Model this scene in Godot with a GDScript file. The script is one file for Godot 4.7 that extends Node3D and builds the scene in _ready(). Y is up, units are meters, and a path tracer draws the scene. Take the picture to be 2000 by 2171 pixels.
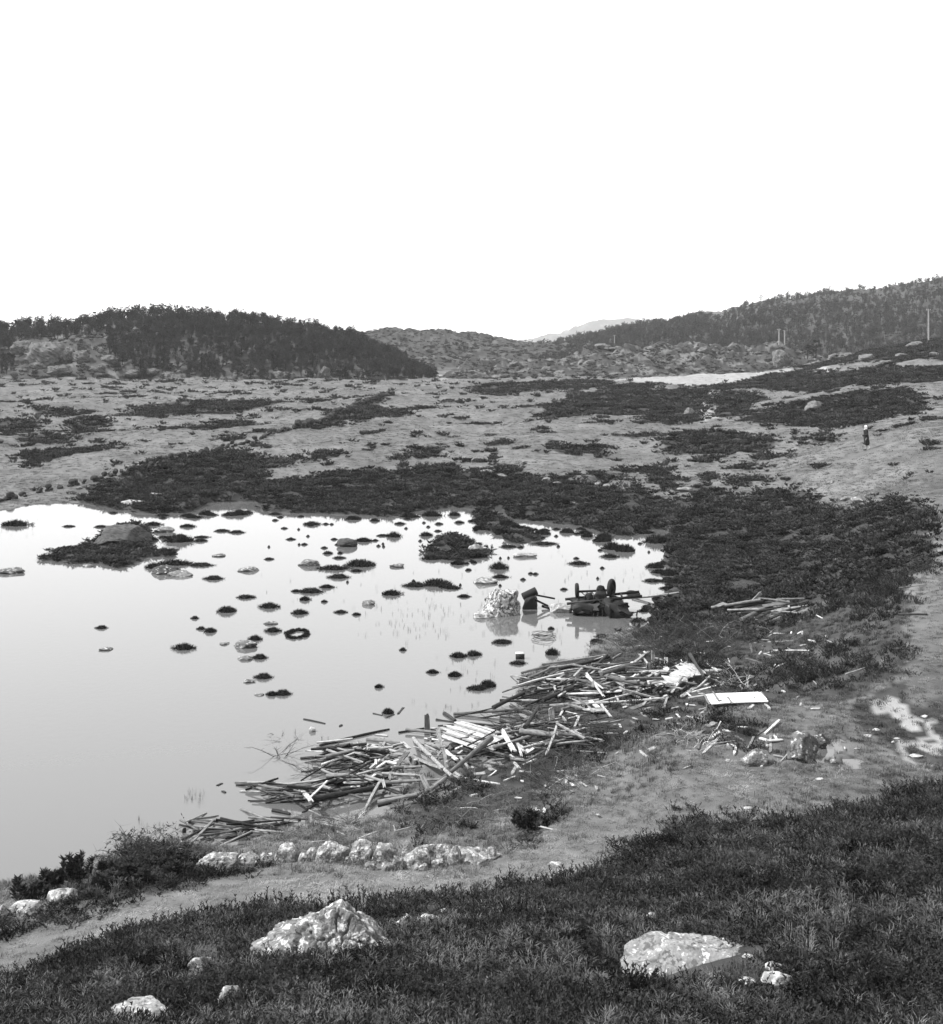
extends Node3D
# Flooded shore with storm-wrecked timber, heather hills behind. World: water surface at y = 0, the photographer's eye at (0, YC, 0) looking along -z.
const F := 2600.0      # focal length in photograph pixels
const VH := 730.0      # row of the horizon
const YC := 12.7       # eye above the water
const U0 := 1000.0
const LZ0 := 2.0794415 # ln 8
const LZS := 0.0058    # one mask row in ln(distance)
const NR := 720
const NC := 1000       # mask columns, 4 bearing steps each, from -1000
var rng := RandomNumberGenerator.new()
var used := {}
var water_mask := PackedFloat32Array()
var cover := PackedByteArray()
var prof_tab: Array[PackedFloat32Array] = []
const PU := [-900.0, 0.0, 400.0, 700.0, 1000.0, 1300.0, 1600.0, 2000.0, 2900.0]
var n_fine := FastNoiseLite.new()
var n_coarse := FastNoiseLite.new()
var n_warp := FastNoiseLite.new()
var n_tone := FastNoiseLite.new()
var n_rock := FastNoiseLite.new()
var n_patch := FastNoiseLite.new()
var M := {}
var heap := {}         # 8 cm cells -> top of what lies there, for stacking timber
var pool_y := 1.4
var pool_at := Vector2.ZERO
var kept := {}         # half-metre cells where no plant grows

func _ready():
	rng.seed = 7
	camera_sky_sun()
	noises()
	profile_table()
	masks()
	materials()
	build_ground()
	build_water()
	build_hills()
	foreground_rocks()
	shore_wall()
	field_wall()
	field_rocks()
	water_rocks_and_tussocks()
	wreck()
	timber()
	brushwood()
	poles_and_trees()
	person()
	vegetation()

# ------------------------------------------------------------------ camera, sky, sun
func camera_sky_sun():
	var cam := Camera3D.new()
	cam.name = "camera"
	cam.projection = Camera3D.PROJECTION_FRUSTUM
	cam.near = 0.1
	cam.far = 20000.0
	cam.size = 0.1 * 2171.0 / F
	cam.frustum_offset = Vector2(0, -0.1 * (1085.5 - VH) / F)
	cam.position = Vector3(0, YC, 0)
	add_child(cam)
	cam.current = true
	var we := WorldEnvironment.new()
	we.name = "environment"
	var e := Environment.new()
	e.background_mode = Environment.BG_SKY
	var sm := ProceduralSkyMaterial.new()
	sm.sky_top_color = Color(0.84, 0.84, 0.84)
	sm.sky_horizon_color = Color(1, 1, 1)
	sm.sky_curve = 0.3
	sm.ground_bottom_color = Color(0.2, 0.2, 0.2)
	sm.ground_horizon_color = Color(0.9, 0.9, 0.9)
	sm.sky_energy_multiplier = 1.0
	var sky := Sky.new()
	sky.sky_material = sm
	e.sky = sky
	e.background_energy_multiplier = 1.22
	e.tonemap_mode = Environment.TONE_MAPPER_LINEAR
	e.tonemap_exposure = 1.7
	e.fog_enabled = true
	e.fog_density = 0.0001
	e.fog_light_color = Color(0.95, 0.95, 0.95)
	e.sdfgi_enabled = true
	e.ssao_enabled = true
	e.ssil_enabled = true
	we.environment = e
	add_child(we)
	var sun := DirectionalLight3D.new()
	sun.name = "sun"
	sun.light_energy = 1.6
	sun.light_angular_distance = 0.5
	sun.light_color = Color(1, 1, 1)
	sun.shadow_enabled = true
	add_child(sun)
	sun.look_at_from_position(Vector3.ZERO, Vector3(0.68, -0.70, -0.04), Vector3.UP)

# ------------------------------------------------------------------ helpers
func noises():
	for a in [[n_fine, 11, 0.33, 3], [n_coarse, 12, 0.03, 3], [n_warp, 13, 0.35, 3], [n_tone, 14, 1.1, 4], [n_rock, 15, 1.0, 4], [n_patch, 16, 0.06, 3]]:
		var n: FastNoiseLite = a[0]
		n.seed = a[1]; n.frequency = a[2]; n.fractal_octaves = a[3]; n.noise_type = FastNoiseLite.TYPE_SIMPLEX_SMOOTH

func numbered(called: String) -> String:
	var k: int = used.get(called, 0)
	used[called] = k + 1
	return called if k == 0 else "%s_%03d" % [called, k]

func tag(o: Node, label: String, category: String, group := ""):
	o.set_meta("label", label)
	o.set_meta("category", category)
	if group: o.set_meta("group", group)

func solo(mesh: Mesh, m: Material, called: String, label: String, category: String, group := "", at := Vector3.ZERO) -> MeshInstance3D:
	var o := MeshInstance3D.new()
	o.mesh = mesh
	if m: o.material_override = m
	o.name = numbered(called)
	o.position = at
	add_child(o)
	tag(o, label, category, group)
	return o

func base(called: String, label: String, category: String, group := "", at := Vector3.ZERO) -> Node3D:
	var o := Node3D.new()
	o.name = numbered(called)
	o.position = at
	add_child(o)
	tag(o, label, category, group)
	return o

func part(parent: Node, mesh: Mesh, m: Material, called: String, at := Vector3.ZERO) -> MeshInstance3D:
	var o := MeshInstance3D.new()
	o.mesh = mesh
	if m: o.material_override = m
	o.name = called
	o.position = at
	parent.add_child(o, true)
	return o

func structure(mesh: Mesh, m: Material, called: String) -> MeshInstance3D:
	var o := MeshInstance3D.new()
	o.mesh = mesh
	o.material_override = m
	o.name = numbered(called)
	o.set_meta("kind", "structure")
	add_child(o)
	return o

func stuff(mesh: Mesh, m: Material, xs: Array, cols: PackedColorArray, called: String, label: String, category: String):
	if xs.is_empty(): return
	var mm := MultiMesh.new()
	mm.transform_format = MultiMesh.TRANSFORM_3D
	mm.use_colors = true
	mm.mesh = mesh
	mm.instance_count = xs.size()
	for i in xs.size():
		mm.set_instance_transform(i, xs[i])
		mm.set_instance_color(i, cols[i])
	var o := MultiMeshInstance3D.new()
	o.multimesh = mm
	o.material_override = m
	o.name = numbered(called)
	o.set_meta("kind", "stuff")
	tag(o, label, category)
	add_child(o)

func keep(x: float, z: float, r: float):
	var n := int(ceil(r / 0.2))
	for j in range(-n, n + 1):
		for i in range(-n, n + 1):
			if Vector2(i, j).length() * 0.2 <= r: kept[Vector2i(int(floor(x / 0.2)) + i, int(floor(z / 0.2)) + j)] = true

const MARKS := [[235, 1150, "beside the rocky islet"], [975, 1165, "beside the heather islet"], [1265, 1280, "near the overturned car"], [1060, 1290, "near the white boulder"], [631, 1345, "near the ring-shaped tussock"], [520, 1362, "near the square grey rock"], [1103, 1390, "near the floating box"], [520, 1690, "off the timber raft"], [860, 1560, "off the big timber heap"], [733, 1150, "near the dark domed rock"], [1080, 1120, "off the heathery spit"], [1400, 1190, "along the heathery right shore"], [460, 1075, "along the far shore"], [850, 1095, "along the far shore"], [40, 1100, "by the reedy bank"], [300, 1330, "alone in open water"], [680, 1240, "among the scattered tussocks of the middle water"], [560, 1470, "in open water off the big timber heap"], [900, 1230, "beyond the sedge bed"], [950, 1460, "between the floating box and the big heap"]]
func near_word(u: float, v: float) -> String:
	var best := ""
	var low := 1e9
	for m in MARKS:
		var d := Vector2((u - m[0]), (v - m[1]) * 2.5).length()
		if d < low: low = d; best = m[2]
	return best

func grey(v: float) -> Color:
	return Color(v, v, v)

func noise_texture(seed_: int, freq: float, lo: float, hi: float, octaves := 4, size := 512, stretch := Vector2.ONE, bias := 1.0) -> ImageTexture:
	# grey noise whose linear values run from lo to hi, tiling
	var n := FastNoiseLite.new()
	n.seed = seed_; n.frequency = freq; n.fractal_octaves = octaves; n.noise_type = FastNoiseLite.TYPE_SIMPLEX_SMOOTH
	var im := n.get_seamless_image(int(size * stretch.x), int(size * stretch.y))
	im.resize(size, size)
	im.convert(Image.FORMAT_L8)
	var d := im.get_data()
	var lut := PackedByteArray()
	for i in 256:
		var t := pow(i / 255.0, bias)
		lut.append(int(Color(lerpf(lo, hi, t), 0, 0).linear_to_srgb().r * 255.0))
	for i in d.size(): d[i] = lut[d[i]]
	return ImageTexture.create_from_image(Image.create_from_data(size, size, false, Image.FORMAT_L8, d))

func normal_texture(seed_: int, freq: float, strength: float, octaves := 4, size := 512) -> ImageTexture:
	var n := FastNoiseLite.new()
	n.seed = seed_; n.frequency = freq; n.fractal_octaves = octaves; n.noise_type = FastNoiseLite.TYPE_SIMPLEX_SMOOTH
	var im := n.get_seamless_image(size, size)
	im.convert(Image.FORMAT_RGBA8)
	im.bump_map_to_normal_map(strength)
	return ImageTexture.create_from_image(im)

func mat(v: float, rough := 0.9, tex: Texture2D = null, scale := Vector3.ONE, vcol := false, nrm: Texture2D = null, nscale := 1.0) -> StandardMaterial3D:
	var m := StandardMaterial3D.new()
	m.albedo_color = grey(v).linear_to_srgb()
	m.roughness = rough
	m.metallic_specular = 0.25
	m.vertex_color_use_as_albedo = vcol
	if tex or nrm:
		m.uv1_triplanar = true
		m.uv1_scale = scale
	if tex: m.albedo_texture = tex
	if nrm:
		m.normal_enabled = true
		m.normal_texture = nrm
		m.normal_scale = nscale
	return m

func materials():
	var speck := noise_texture(3, 0.05, 0.45, 1.35 * 0.74, 5)
	var bump := normal_texture(4, 0.04, 6.0, 5)
	var grain := noise_texture(5, 0.03, 0.12, 1.0, 5, 512, Vector2(1, 1))
	M.ground = mat(1.0, 0.95, speck, Vector3.ONE * 0.9, true, bump, 0.8)
	M.ground.uv1_world_triplanar = true
	M.hill = mat(1.0, 0.95, speck, Vector3.ONE * 0.06, true)
	M.rock = mat(1.0, 1.0, speck, Vector3.ONE * 0.9, true, bump, 0.7)
	M.rock.metallic_specular = 0.1
	M.lichen = mat(1.0, 1.0, speck, Vector3.ONE * 0.9, true, bump, 0.7)
	M.lichen.metallic_specular = 0.1
	M.leaf = mat(1.0, 0.75, null, Vector3.ONE, true)
	M.leaf.metallic_specular = 0.15
	M.leaf.backlight_enabled = true
	M.leaf.backlight = grey(0.5)
	M.blade = mat(1.0, 0.7, null, Vector3.ONE, true)
	M.pale = []
	for v in [0.68, 0.5, 0.36]: M.pale.append(mat(v, 0.8, grain, Vector3(0.22, 2.0, 2.0)))
	M.greyw = []
	for v in [0.34, 0.23, 0.15]: M.greyw.append(mat(v, 0.8, grain, Vector3(0.22, 2.0, 2.0)))
	M.dark = []
	for v in [0.045, 0.032, 0.024]: M.dark.append(mat(v, 0.6, grain, Vector3(0.22, 2.0, 2.0)))
	M.white = mat(0.75, 0.6, noise_texture(6, 0.01, 0.7, 1.0, 5), Vector3(0.6, 0.6, 0.6))
	M.iron = mat(0.03, 0.55, speck, Vector3.ONE * 3.0)
	M.iron.metallic = 0.3
	M.rubber = mat(0.02, 0.8)
	M.twig = mat(0.07, 0.85, null, Vector3.ONE, true)
	M.cloth = mat(0.02, 0.95)
	M.white_cloth = mat(0.75, 0.95)
	M.skin = mat(0.25, 0.7)
	M.pole = mat(0.4, 0.85, grain, Vector3(2, 0.2, 2))

# pixel -> world: on a level plane, at a distance, on the ground
func at_level(u: float, v: float, y: float) -> Vector3:
	var z := F * (YC - y) / (v - VH)
	return Vector3((u - U0) / F * z, y, -z)

func at_distance(u: float, v: float, z: float) -> Vector3:
	return Vector3((u - U0) / F * z, YC - (v - VH) / F * z, -z)

func bearing(x: float, z: float) -> float:
	return U0 + F * x / maxf(-z, 8.0)

func profile(u: float, d: float) -> float:
	var k := 0
	while k < 7 and u > PU[k + 1]: k += 1
	var t := clampf((u - PU[k]) / (PU[k + 1] - PU[k]), 0.0, 1.0)
	t = t * t * (3.0 - 2.0 * t) * 0.6 + t * 0.4
	if d < 8.0:
		var y8: float = lerpf(prof_tab[k][0], prof_tab[k + 1][0], t)
		return lerpf(y8, 11.0, (8.0 - d) / 8.0) if d > 0.0 else 11.0 - d * 0.1
	var r := (log(d) - LZ0) / 0.02
	var i := clampi(int(r), 0, 358)
	var f := clampf(r - i, 0.0, 1.0)
	return lerpf(lerpf(prof_tab[k][i], prof_tab[k][i + 1], f), lerpf(prof_tab[k + 1][i], prof_tab[k + 1][i + 1], f), t)

func profile_table():
	var cols := [
		[[8, 7.4], [15, 4.2], [20, 1.6], [24, 0.9], [30, 0.05], [98, 0.05], [120, 0.5], [170, 1.6], [230, 2.3], [340, 3.5], [9000, 3.5]],
		[[8, 7.4], [13, 5.0], [17, 3.28], [22.3, 1.3], [24.4, 1.0], [26.5, 0.7], [28.9, 0.05], [98, 0.05], [104, 0.25], [116, 0.6], [170, 1.6], [227, 2.2], [342, 3.5], [9000, 3.5]],
		[[8, 7.4], [15.5, 4.1], [24.3, 1.2], [26.9, 0.9], [29, 0.5], [31.2, 0.05], [95, 0.05], [104, 0.35], [115, 0.75], [166, 1.8], [224, 2.4], [330, 3.3], [9000, 3.5]],
		[[8, 7.4], [14.5, 4.65], [25.3, 1.2], [27.2, 1.0], [29.5, 0.5], [32.4, 0.05], [92, 0.05], [100, 0.4], [113, 0.95], [164, 2.0], [221, 2.5], [315, 3.0], [9000, 3.5]],
		[[8, 7.3], [14, 4.95], [25.3, 1.3], [27.2, 1.1], [31, 0.7], [36, 0.3], [42, 0.08], [88, 0.08], [95, 0.4], [113, 1.0], [164, 2.0], [219, 2.6], [315, 3.0], [9000, 3.5]],
		[[8, 7.2], [13.5, 5.2], [20, 3.3], [26.7, 1.4], [33, 1.0], [41, 0.6], [50, 0.12], [82, 0.08], [87, 0.3], [95, 0.95], [124, 2.0], [180, 3.0], [281, 3.5], [452, 4.0], [9000, 4.0]],
		[[8, 7.2], [13, 5.5], [20, 3.9], [26, 2.3], [29.2, 1.6], [34.4, 1.25], [42.3, 1.0], [54.7, 0.7], [64.7, 0.95], [86, 1.8], [115, 2.75], [161, 4.0], [237, 4.5], [355, 4.6], [9000, 4.6]],
		[[8, 7.0], [12.5, 5.77], [20, 4.6], [28, 3.2], [31.2, 2.5], [36, 2.55], [45, 3.4], [60, 4.6], [84, 5.4], [115, 6.5], [174, 8.0], [230, 10.0], [330, 14.0], [420, 12.0], [600, 6.0], [9000, 5.0]],
		[[8, 7.0], [13, 6.2], [22, 5.6], [32, 4.6], [45, 5.6], [60, 6.8], [84, 8.0], [115, 9.5], [174, 12.0], [330, 18.0], [600, 9.0], [9000, 6.0]]]
	for c in cols:
		var raw := PackedFloat32Array()
		for i in 361:
			var d := exp(LZ0 + i * 0.02)
			var k := 0
			while k < c.size() - 2 and d > c[k + 1][0]: k += 1
			var t := clampf((log(d) - log(c[k][0])) / (log(c[k + 1][0]) - log(c[k][0])), 0.0, 1.0)
			# straight in space between the knots
			t = clampf((d - c[k][0]) / (c[k + 1][0] - c[k][0]), 0.0, 1.0)
			raw.append(lerpf(c[k][1], c[k + 1][1], t))
		for pass_ in 2:   # soften the knots
			var s := raw.duplicate()
			for i in range(2, 359): s[i] = (raw[i - 2] + 2 * raw[i - 1] + 3 * raw[i] + 2 * raw[i + 1] + raw[i + 2]) / 9.0
			raw = s
		prof_tab.append(raw)

func wet(u: float, d: float) -> float:
	if d < 18.0 or d > 140.0: return 0.0
	var c := (u + 1000.0) * 0.25
	var r := (log(d) - LZ0) / LZS
	var ci := clampi(int(c), 0, NC - 2)
	var ri := clampi(int(r), 0, NR - 2)
	var fc := clampf(c - ci, 0, 1)
	var fr := clampf(r - ri, 0, 1)
	var o := ri * NC + ci
	return lerpf(lerpf(water_mask[o], water_mask[o + 1], fc), lerpf(water_mask[o + NC], water_mask[o + NC + 1], fc), fr)

func ground(x: float, z: float) -> float:
	var d := -z
	var u := bearing(x, z)
	var h := profile(u, d)
	var far := smoothstep(60.0, 150.0, d)
	if d < 700.0:
		h += n_fine.get_noise_2d(x, z) * lerpf(0.10, 0.22, far) + n_coarse.get_noise_2d(x, z) * lerpf(0.25, 1.1, far) * smoothstep(6.0, 14.0, d)
	if d > 18.0 and d < 140.0:
		var jag := n_warp.get_noise_2d(x, z)
		var w := clampf(wet(u + jag * 9.0 * 60.0 / d, d * (1.0 + 0.012 * n_warp.get_noise_2d(z + 50.0, x))), 0.0, 1.0)
		h = lerpf(maxf(h, 0.09 + 0.05 * jag), -0.55, w)
	if d > 24.0 and d < 50.0 and pool_at != Vector2.ZERO:
		h = lerpf(h, pool_y + 0.03, smoothstep(6.0, 3.0, pool_at.distance_to(Vector2(x, z * 0.8))))
		if class_cell(u, d) == 5: h = pool_y - 0.3
	return h

func surface(x: float, z: float) -> float:
	return maxf(ground(x, z), 0.0)

func hit(u: float, v: float, rough := true) -> Vector3:
	var s := (v - VH) / F
	var k := (u - U0) / F
	var d := 8.5
	var last := d
	while d < 430.0:
		var y := YC - s * d
		var g: float = surface(k * d, -d) if rough else maxf(profile(u, d), 0.0)
		if y <= g: break
		last = d
		d *= 1.012
	var lo := last
	var hi := minf(d, 430.0)
	for i in 7:
		var m := (lo + hi) * 0.5
		var g2: float = surface(k * m, -m) if rough else maxf(profile(u, m), 0.0)
		if YC - s * m <= g2: hi = m
		else: lo = m
	return Vector3(k * hi, surface(k * hi, -hi) if rough else maxf(profile(u, hi), 0.0), -hi)

# ------------------------------------------------------------------ what covers the ground
func class_cell(u: float, d: float) -> int:
	var c := int((u + 1000.0) * 0.25)
	var r := int((log(d) - LZ0) / LZS)
	if c < 0 or r < 0 or c >= NC or r >= NR: return 1 if d < 22.0 else 0
	return cover[r * NC + c]

func cover_at(x: float, z: float) -> int:
	# the traced outline, roughened on the ground by about a metre
	var d := -z
	var a := 0.35 + 0.012 * d
	var x2 := x + n_warp.get_noise_2d(x * 3.0 / (1.0 + d * 0.03), z * 3.0 / (1.0 + d * 0.03)) * a
	var z2 := z + n_warp.get_noise_2d(z * 3.0 / (1.0 + d * 0.03) + 90.0, x * 3.0 / (1.0 + d * 0.03)) * a * 2.0
	var u := bearing(x, z)
	if d > 55.0 and d < 140.0 and u > 260.0 and wet(u, d * 0.99) + wet(u, d) > 0.01: return 1   # heath runs down to the far water
	var cc := class_cell(bearing(x2, z2), maxf(-z2, 8.0))
	if cc == 0 and d > 84.0 and d < 106.0 and u > 330.0 and u < 1100.0: return 1
	return cc

func fill(points: Array, value: int, level := -1.0, o := Vector2.ZERO, s := 1.0):
	var p: Array[Vector2] = []
	for q in points:
		var u: float = o.x + q[0] / s
		var v: float = o.y + q[1] / s
		var d := 0.0
		if level >= 0.0: d = F * (YC - level) / (v - VH)
		elif v > 2400.0: d = 8.0
		else: d = -hit(u, v, false).z
		p.append(Vector2((u + 1000.0) * 0.25, (log(maxf(d, 8.0)) - LZ0) / LZS))
	var y0 := 1e9
	var y1 := -1e9
	for q in p:
		y0 = minf(y0, q.y); y1 = maxf(y1, q.y)
	for r in range(maxi(0, int(y0)), mini(NR - 1, int(y1)) + 1):
		var xs := []
		for i in p.size():
			var a := p[i]
			var b := p[(i + 1) % p.size()]
			if (a.y <= r) != (b.y <= r): xs.append(a.x + (r - a.y) / (b.y - a.y) * (b.x - a.x))
		xs.sort()
		for i in range(0, xs.size() - 1, 2):
			for c in range(maxi(0, int(ceil(xs[i]))), mini(NC - 1, int(xs[i + 1])) + 1):
				if value >= 90: water_mask[r * NC + c] = value - 90
				else: cover[r * NC + c] = value

func masks():
	water_mask.resize(NR * NC)
	cover.resize(NR * NC)
	fill([[-950, 2140], [-300, 1960], [0, 1890], [60, 1880], [216, 1829], [357, 1790], [440, 1806], [500, 1812], [577, 1782], [640, 1762], [776, 1757], [832, 1735], [850, 1690], [900, 1610], [980, 1570], [1060, 1550], [1112, 1540], [1125, 1515], [1090, 1480], [1100, 1437], [1140, 1412], [1242, 1389], [1257, 1353], [1317, 1332], [1394, 1326], [1376, 1306], [1380, 1284], [1418, 1258], [1445, 1237], [1424, 1210], [1406, 1181], [1430, 1145], [1424, 1127], [1376, 1121], [1340, 1140], [1281, 1133], [1221, 1115], [1138, 1109], [1085, 1097], [1037, 1080], [960, 1077], [900, 1085], [830, 1100], [758, 1093], [595, 1088], [546, 1080], [541, 1063], [444, 1066], [417, 1080], [390, 1088], [303, 1090], [227, 1080], [162, 1066], [81, 1071], [0, 1085], [-300, 1095], [-950, 1120]], 91, 0.0)
	# islands and spits
	for q in [[[70, 1195], [98, 1170], [146, 1164], [206, 1138], [243, 1118], [292, 1108], [317, 1120], [325, 1164], [373, 1168], [390, 1178], [352, 1188], [325, 1185], [260, 1206], [195, 1200], [135, 1196]],
		[[900, 1165], [924, 1140], [965, 1133], [1000, 1146], [1019, 1160], [1045, 1163], [1048, 1178], [1007, 1187], [971, 1192], [935, 1187], [900, 1187]],
		[[998, 1070], [1037, 1087], [1078, 1098], [1096, 1118], [1138, 1127], [1147, 1145], [1120, 1154], [1078, 1154], [1037, 1127], [1010, 1115]],
		[[1370, 1290], [1440, 1255], [1460, 1290], [1400, 1300]]]:
		fill(q, 90, 0.0)
	# pools cut into the right shore
	fill([[1410, 1290], [1430, 1277], [1455, 1280], [1460, 1292], [1430, 1298]], 91, 0.0)
	for pass_ in 2:
		var s := water_mask.duplicate()
		for r in range(200, 520):
			var o := r * NC
			for c in range(1, NC - 1):
				s[o + c] = (water_mask[o + c - 1] + 2.0 * water_mask[o + c] + water_mask[o + c + 1] + water_mask[o + c - NC] + water_mask[o + c + NC]) / 6.0
		water_mask = s
	var A := Vector2(0, 600)
	var B := Vector2(1000, 560)
	var k := 1.848
	# dark mixed ground round the wreckage
	fill([[830, 1740], [1000, 1660], [1100, 1560], [1110, 1430], [1300, 1380], [1450, 1320], [1560, 1285], [1760, 1285], [1900, 1265], [1980, 1330], [1960, 1420], [1850, 1450], [1700, 1500], [1600, 1545], [1480, 1540], [1350, 1560], [1250, 1600], [1150, 1690], [1000, 1765], [900, 1790]], 3)
	fill([[1450, 1560], [1560, 1555], [1640, 1580], [1650, 1620], [1540, 1640], [1430, 1610]], 3)
	fill([[1780, 1500], [2000, 1400], [2100, 1420], [2100, 1560], [1960, 1580], [1880, 1560]], 3)
	# track
	fill([[-900, 2240], [0, 2102], [100, 2075], [200, 2035], [300, 2000], [430, 1975], [560, 1962], [700, 1960], [800, 1945], [1000, 1930], [1150, 1910], [1230, 1890], [1290, 1840], [1400, 1760], [1600, 1720], [1700, 1670], [1560, 1640], [1400, 1670], [1250, 1720], [1150, 1780], [1000, 1845], [700, 1855], [560, 1850], [420, 1890], [330, 1915], [200, 1925], [100, 1965], [0, 1985], [-900, 2110]], 2)
	fill([[1880, 1430], [1990, 1200], [1985, 1090], [1930, 1010], [1870, 960], [1790, 945], [1700, 960], [1800, 930], [1890, 930], [1990, 960], [2100, 1000], [2100, 1430], [1990, 1480]], 2)
	fill([[1480, 855], [1478, 840], [1492, 845], [1510, 870], [1520, 885], [1495, 890]], 4)
	# far meadow, pale
	fill([[1290, 812], [1400, 792], [1560, 785], [1760, 783], [1770, 790], [1640, 794], [1540, 812], [1440, 820]], 4)
	fill([[905, 800], [930, 790], [950, 805], [930, 812]], 4)
	# heather, traced
	for q in [[[0, 545], [70, 535], [155, 540], [120, 565], [40, 590], [0, 595]], [[240, 545], [330, 540], [435, 553], [330, 575], [250, 578]], [[140, 500], [350, 495], [340, 512], [150, 515]],
		[[465, 540], [520, 500], [640, 470], [820, 455], [1000, 470], [1130, 480], [980, 495], [850, 505], [700, 505], [560, 530]], [[740, 565], [860, 545], [970, 545], [900, 570], [800, 578]], [[490, 565], [600, 560], [560, 577]],
		[[80, 670], [250, 650], [400, 650], [330, 680], [160, 710], [110, 735]], [[90, 615], [210, 600], [220, 625], [120, 635]], [[930, 528], [1050, 506], [1000, 528]], [[1230, 570], [1380, 490], [1500, 445], [1540, 450], [1400, 520], [1280, 572]],
		[[1340, 545], [1480, 500], [1680, 490], [1560, 520], [1400, 550]], [[1200, 680], [1280, 655], [1330, 665], [1260, 690]], [[1570, 685], [1680, 655], [1740, 660], [1700, 690]], [[1160, 462], [1250, 450], [1240, 465]], [[0, 460], [130, 462], [60, 470]],
		[[320, 880], [330, 820], [480, 750], [720, 700], [900, 665], [1080, 690], [1120, 720], [1000, 760], [960, 800], [1120, 780], [1300, 740], [1500, 735], [1700, 720], [1860, 740], [1860, 930], [1300, 930], [1010, 880], [720, 915], [560, 915], [350, 890]]]:
		fill(q, 1, -1.0, A, k)
	for q in [[[170, 560], [290, 550], [480, 510], [640, 505], [890, 505], [890, 530], [915, 600], [850, 605], [640, 615], [760, 580], [630, 580], [500, 590], [290, 610], [300, 570]],
		[[940, 530], [1000, 510], [1110, 515], [1110, 545], [1040, 580], [970, 595]], [[1090, 600], [1200, 560], [1400, 530], [1600, 505], [1720, 500], [1760, 530], [1680, 580], [1580, 620], [1530, 640], [1330, 640], [1150, 630]],
		[[860, 490], [1000, 470], [1200, 430], [1400, 425], [2200, 430], [2200, 470], [1600, 490], [1400, 490], [1200, 500], [1000, 495]], [[0, 480], [200, 475], [460, 460], [520, 470], [740, 485], [640, 500], [350, 495], [180, 500], [0, 500]],
		[[610, 668], [780, 648], [700, 674]], [[740, 690], [900, 670], [1000, 665], [1090, 690], [1220, 690], [1210, 710], [1050, 730], [870, 740], [760, 720]], [[265, 720], [400, 715], [440, 700], [510, 710], [520, 740], [300, 740]],
		[[585, 800], [720, 790], [780, 800], [760, 825], [600, 825]], [[1010, 795], [1110, 780], [1130, 800], [1040, 810]], [[440, 840], [600, 830], [620, 860], [480, 870]], [[980, 840], [1150, 830], [1130, 860], [1000, 865]], [[1180, 895], [1290, 880], [1290, 910], [1200, 915]],
		[[1240, 665], [1420, 680], [1420, 700], [1330, 700]], [[1760, 550], [1810, 550], [1790, 575]], [[1760, 610], [2100, 580], [2100, 625]], [[1280, 420], [1420, 340], [1600, 310], [2300, 280], [2300, 425]], [[650, 850], [760, 845], [770, 870], [660, 875]]]:
		fill(q, 1, -1.0, B, k)
	fill([[1000, 1000], [1080, 995], [1200, 1030], [1330, 1045], [1430, 1060], [1500, 1035], [1560, 1060], [1640, 1040], [1700, 1055], [1750, 1090], [1800, 1085], [1880, 1065], [1950, 1070], [1990, 1090], [1960, 1130], [1975, 1200], [1900, 1260], [1830, 1280], [1750, 1290], [1650, 1280], [1550, 1290], [1480, 1330], [1400, 1330], [1380, 1280], [1430, 1250], [1410, 1150], [1380, 1120], [1280, 1130], [1150, 1105], [1000, 1090], [900, 1100], [900, 1000]], 1)
	for q in [[[70, 1195], [146, 1160], [243, 1115], [300, 1105], [325, 1164], [390, 1178], [260, 1210], [135, 1200]], [[900, 1170], [924, 1135], [1000, 1143], [1050, 1163], [1010, 1190], [900, 1190]], [[998, 1070], [1078, 1092], [1150, 1127], [1147, 1148], [1070, 1156], [1000, 1115]]]:
		fill(q, 1, 0.0)
	fill([[395, 1005], [570, 995], [570, 1078], [520, 1062], [440, 1066], [400, 1085]], 1)
	# shore bushes and the near hillside
	fill([[-60, 1960], [70, 1945], [180, 1885], [240, 1840], [330, 1800], [420, 1815], [480, 1850], [560, 1838], [620, 1845], [500, 1862], [400, 1890], [330, 1912], [200, 1922], [100, 1962], [-60, 2000]], 1)
	fill([[1085, 1765], [1110, 1730], [1150, 1720], [1175, 1745], [1120, 1790], [1090, 1800]], 1)
	fill([[-990, 2600], [-990, 2243], [0, 2090], [100, 2063], [200, 2023], [300, 1988], [430, 1963], [560, 1950], [700, 1948], [800, 1933], [1000, 1918], [1080, 1908], [1150, 1898], [1230, 1878], [1300, 1858], [1315, 1828], [1430, 1763], [1530, 1748], [1650, 1740], [1780, 1708], [1830, 1668], [1900, 1628], [2000, 1603], [2990, 1508], [2990, 2600]], 1)
	# trodden pale earth and the little pool at the culvert
	fill([[1700, 1660], [1760, 1600], [1790, 1570], [1850, 1600], [1890, 1640], [1800, 1665]], 2)
	fill([[1875, 1505], [1870, 1470], [1930, 1465], [1950, 1490], [1920, 1505]], 4)
	fill([[1880, 1570], [1900, 1555], [1980, 1495], [2000, 1500], [1920, 1575]], 4)
	var pc := hit(1755, 1605, false)
	pool_y = pc.y - 0.02
	for q in [[[290, 690], [370, 590], [560, 440], [600, 380], [720, 370], [680, 480], [560, 590], [400, 680], [320, 725]], [[700, 630], [850, 570], [960, 590], [880, 680], [740, 720]]]:
		fill(q, 5, pool_y, Vector2(1650, 1500), 5.28)
	pool_at = Vector2(pc.x, pc.z * 0.8)

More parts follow.
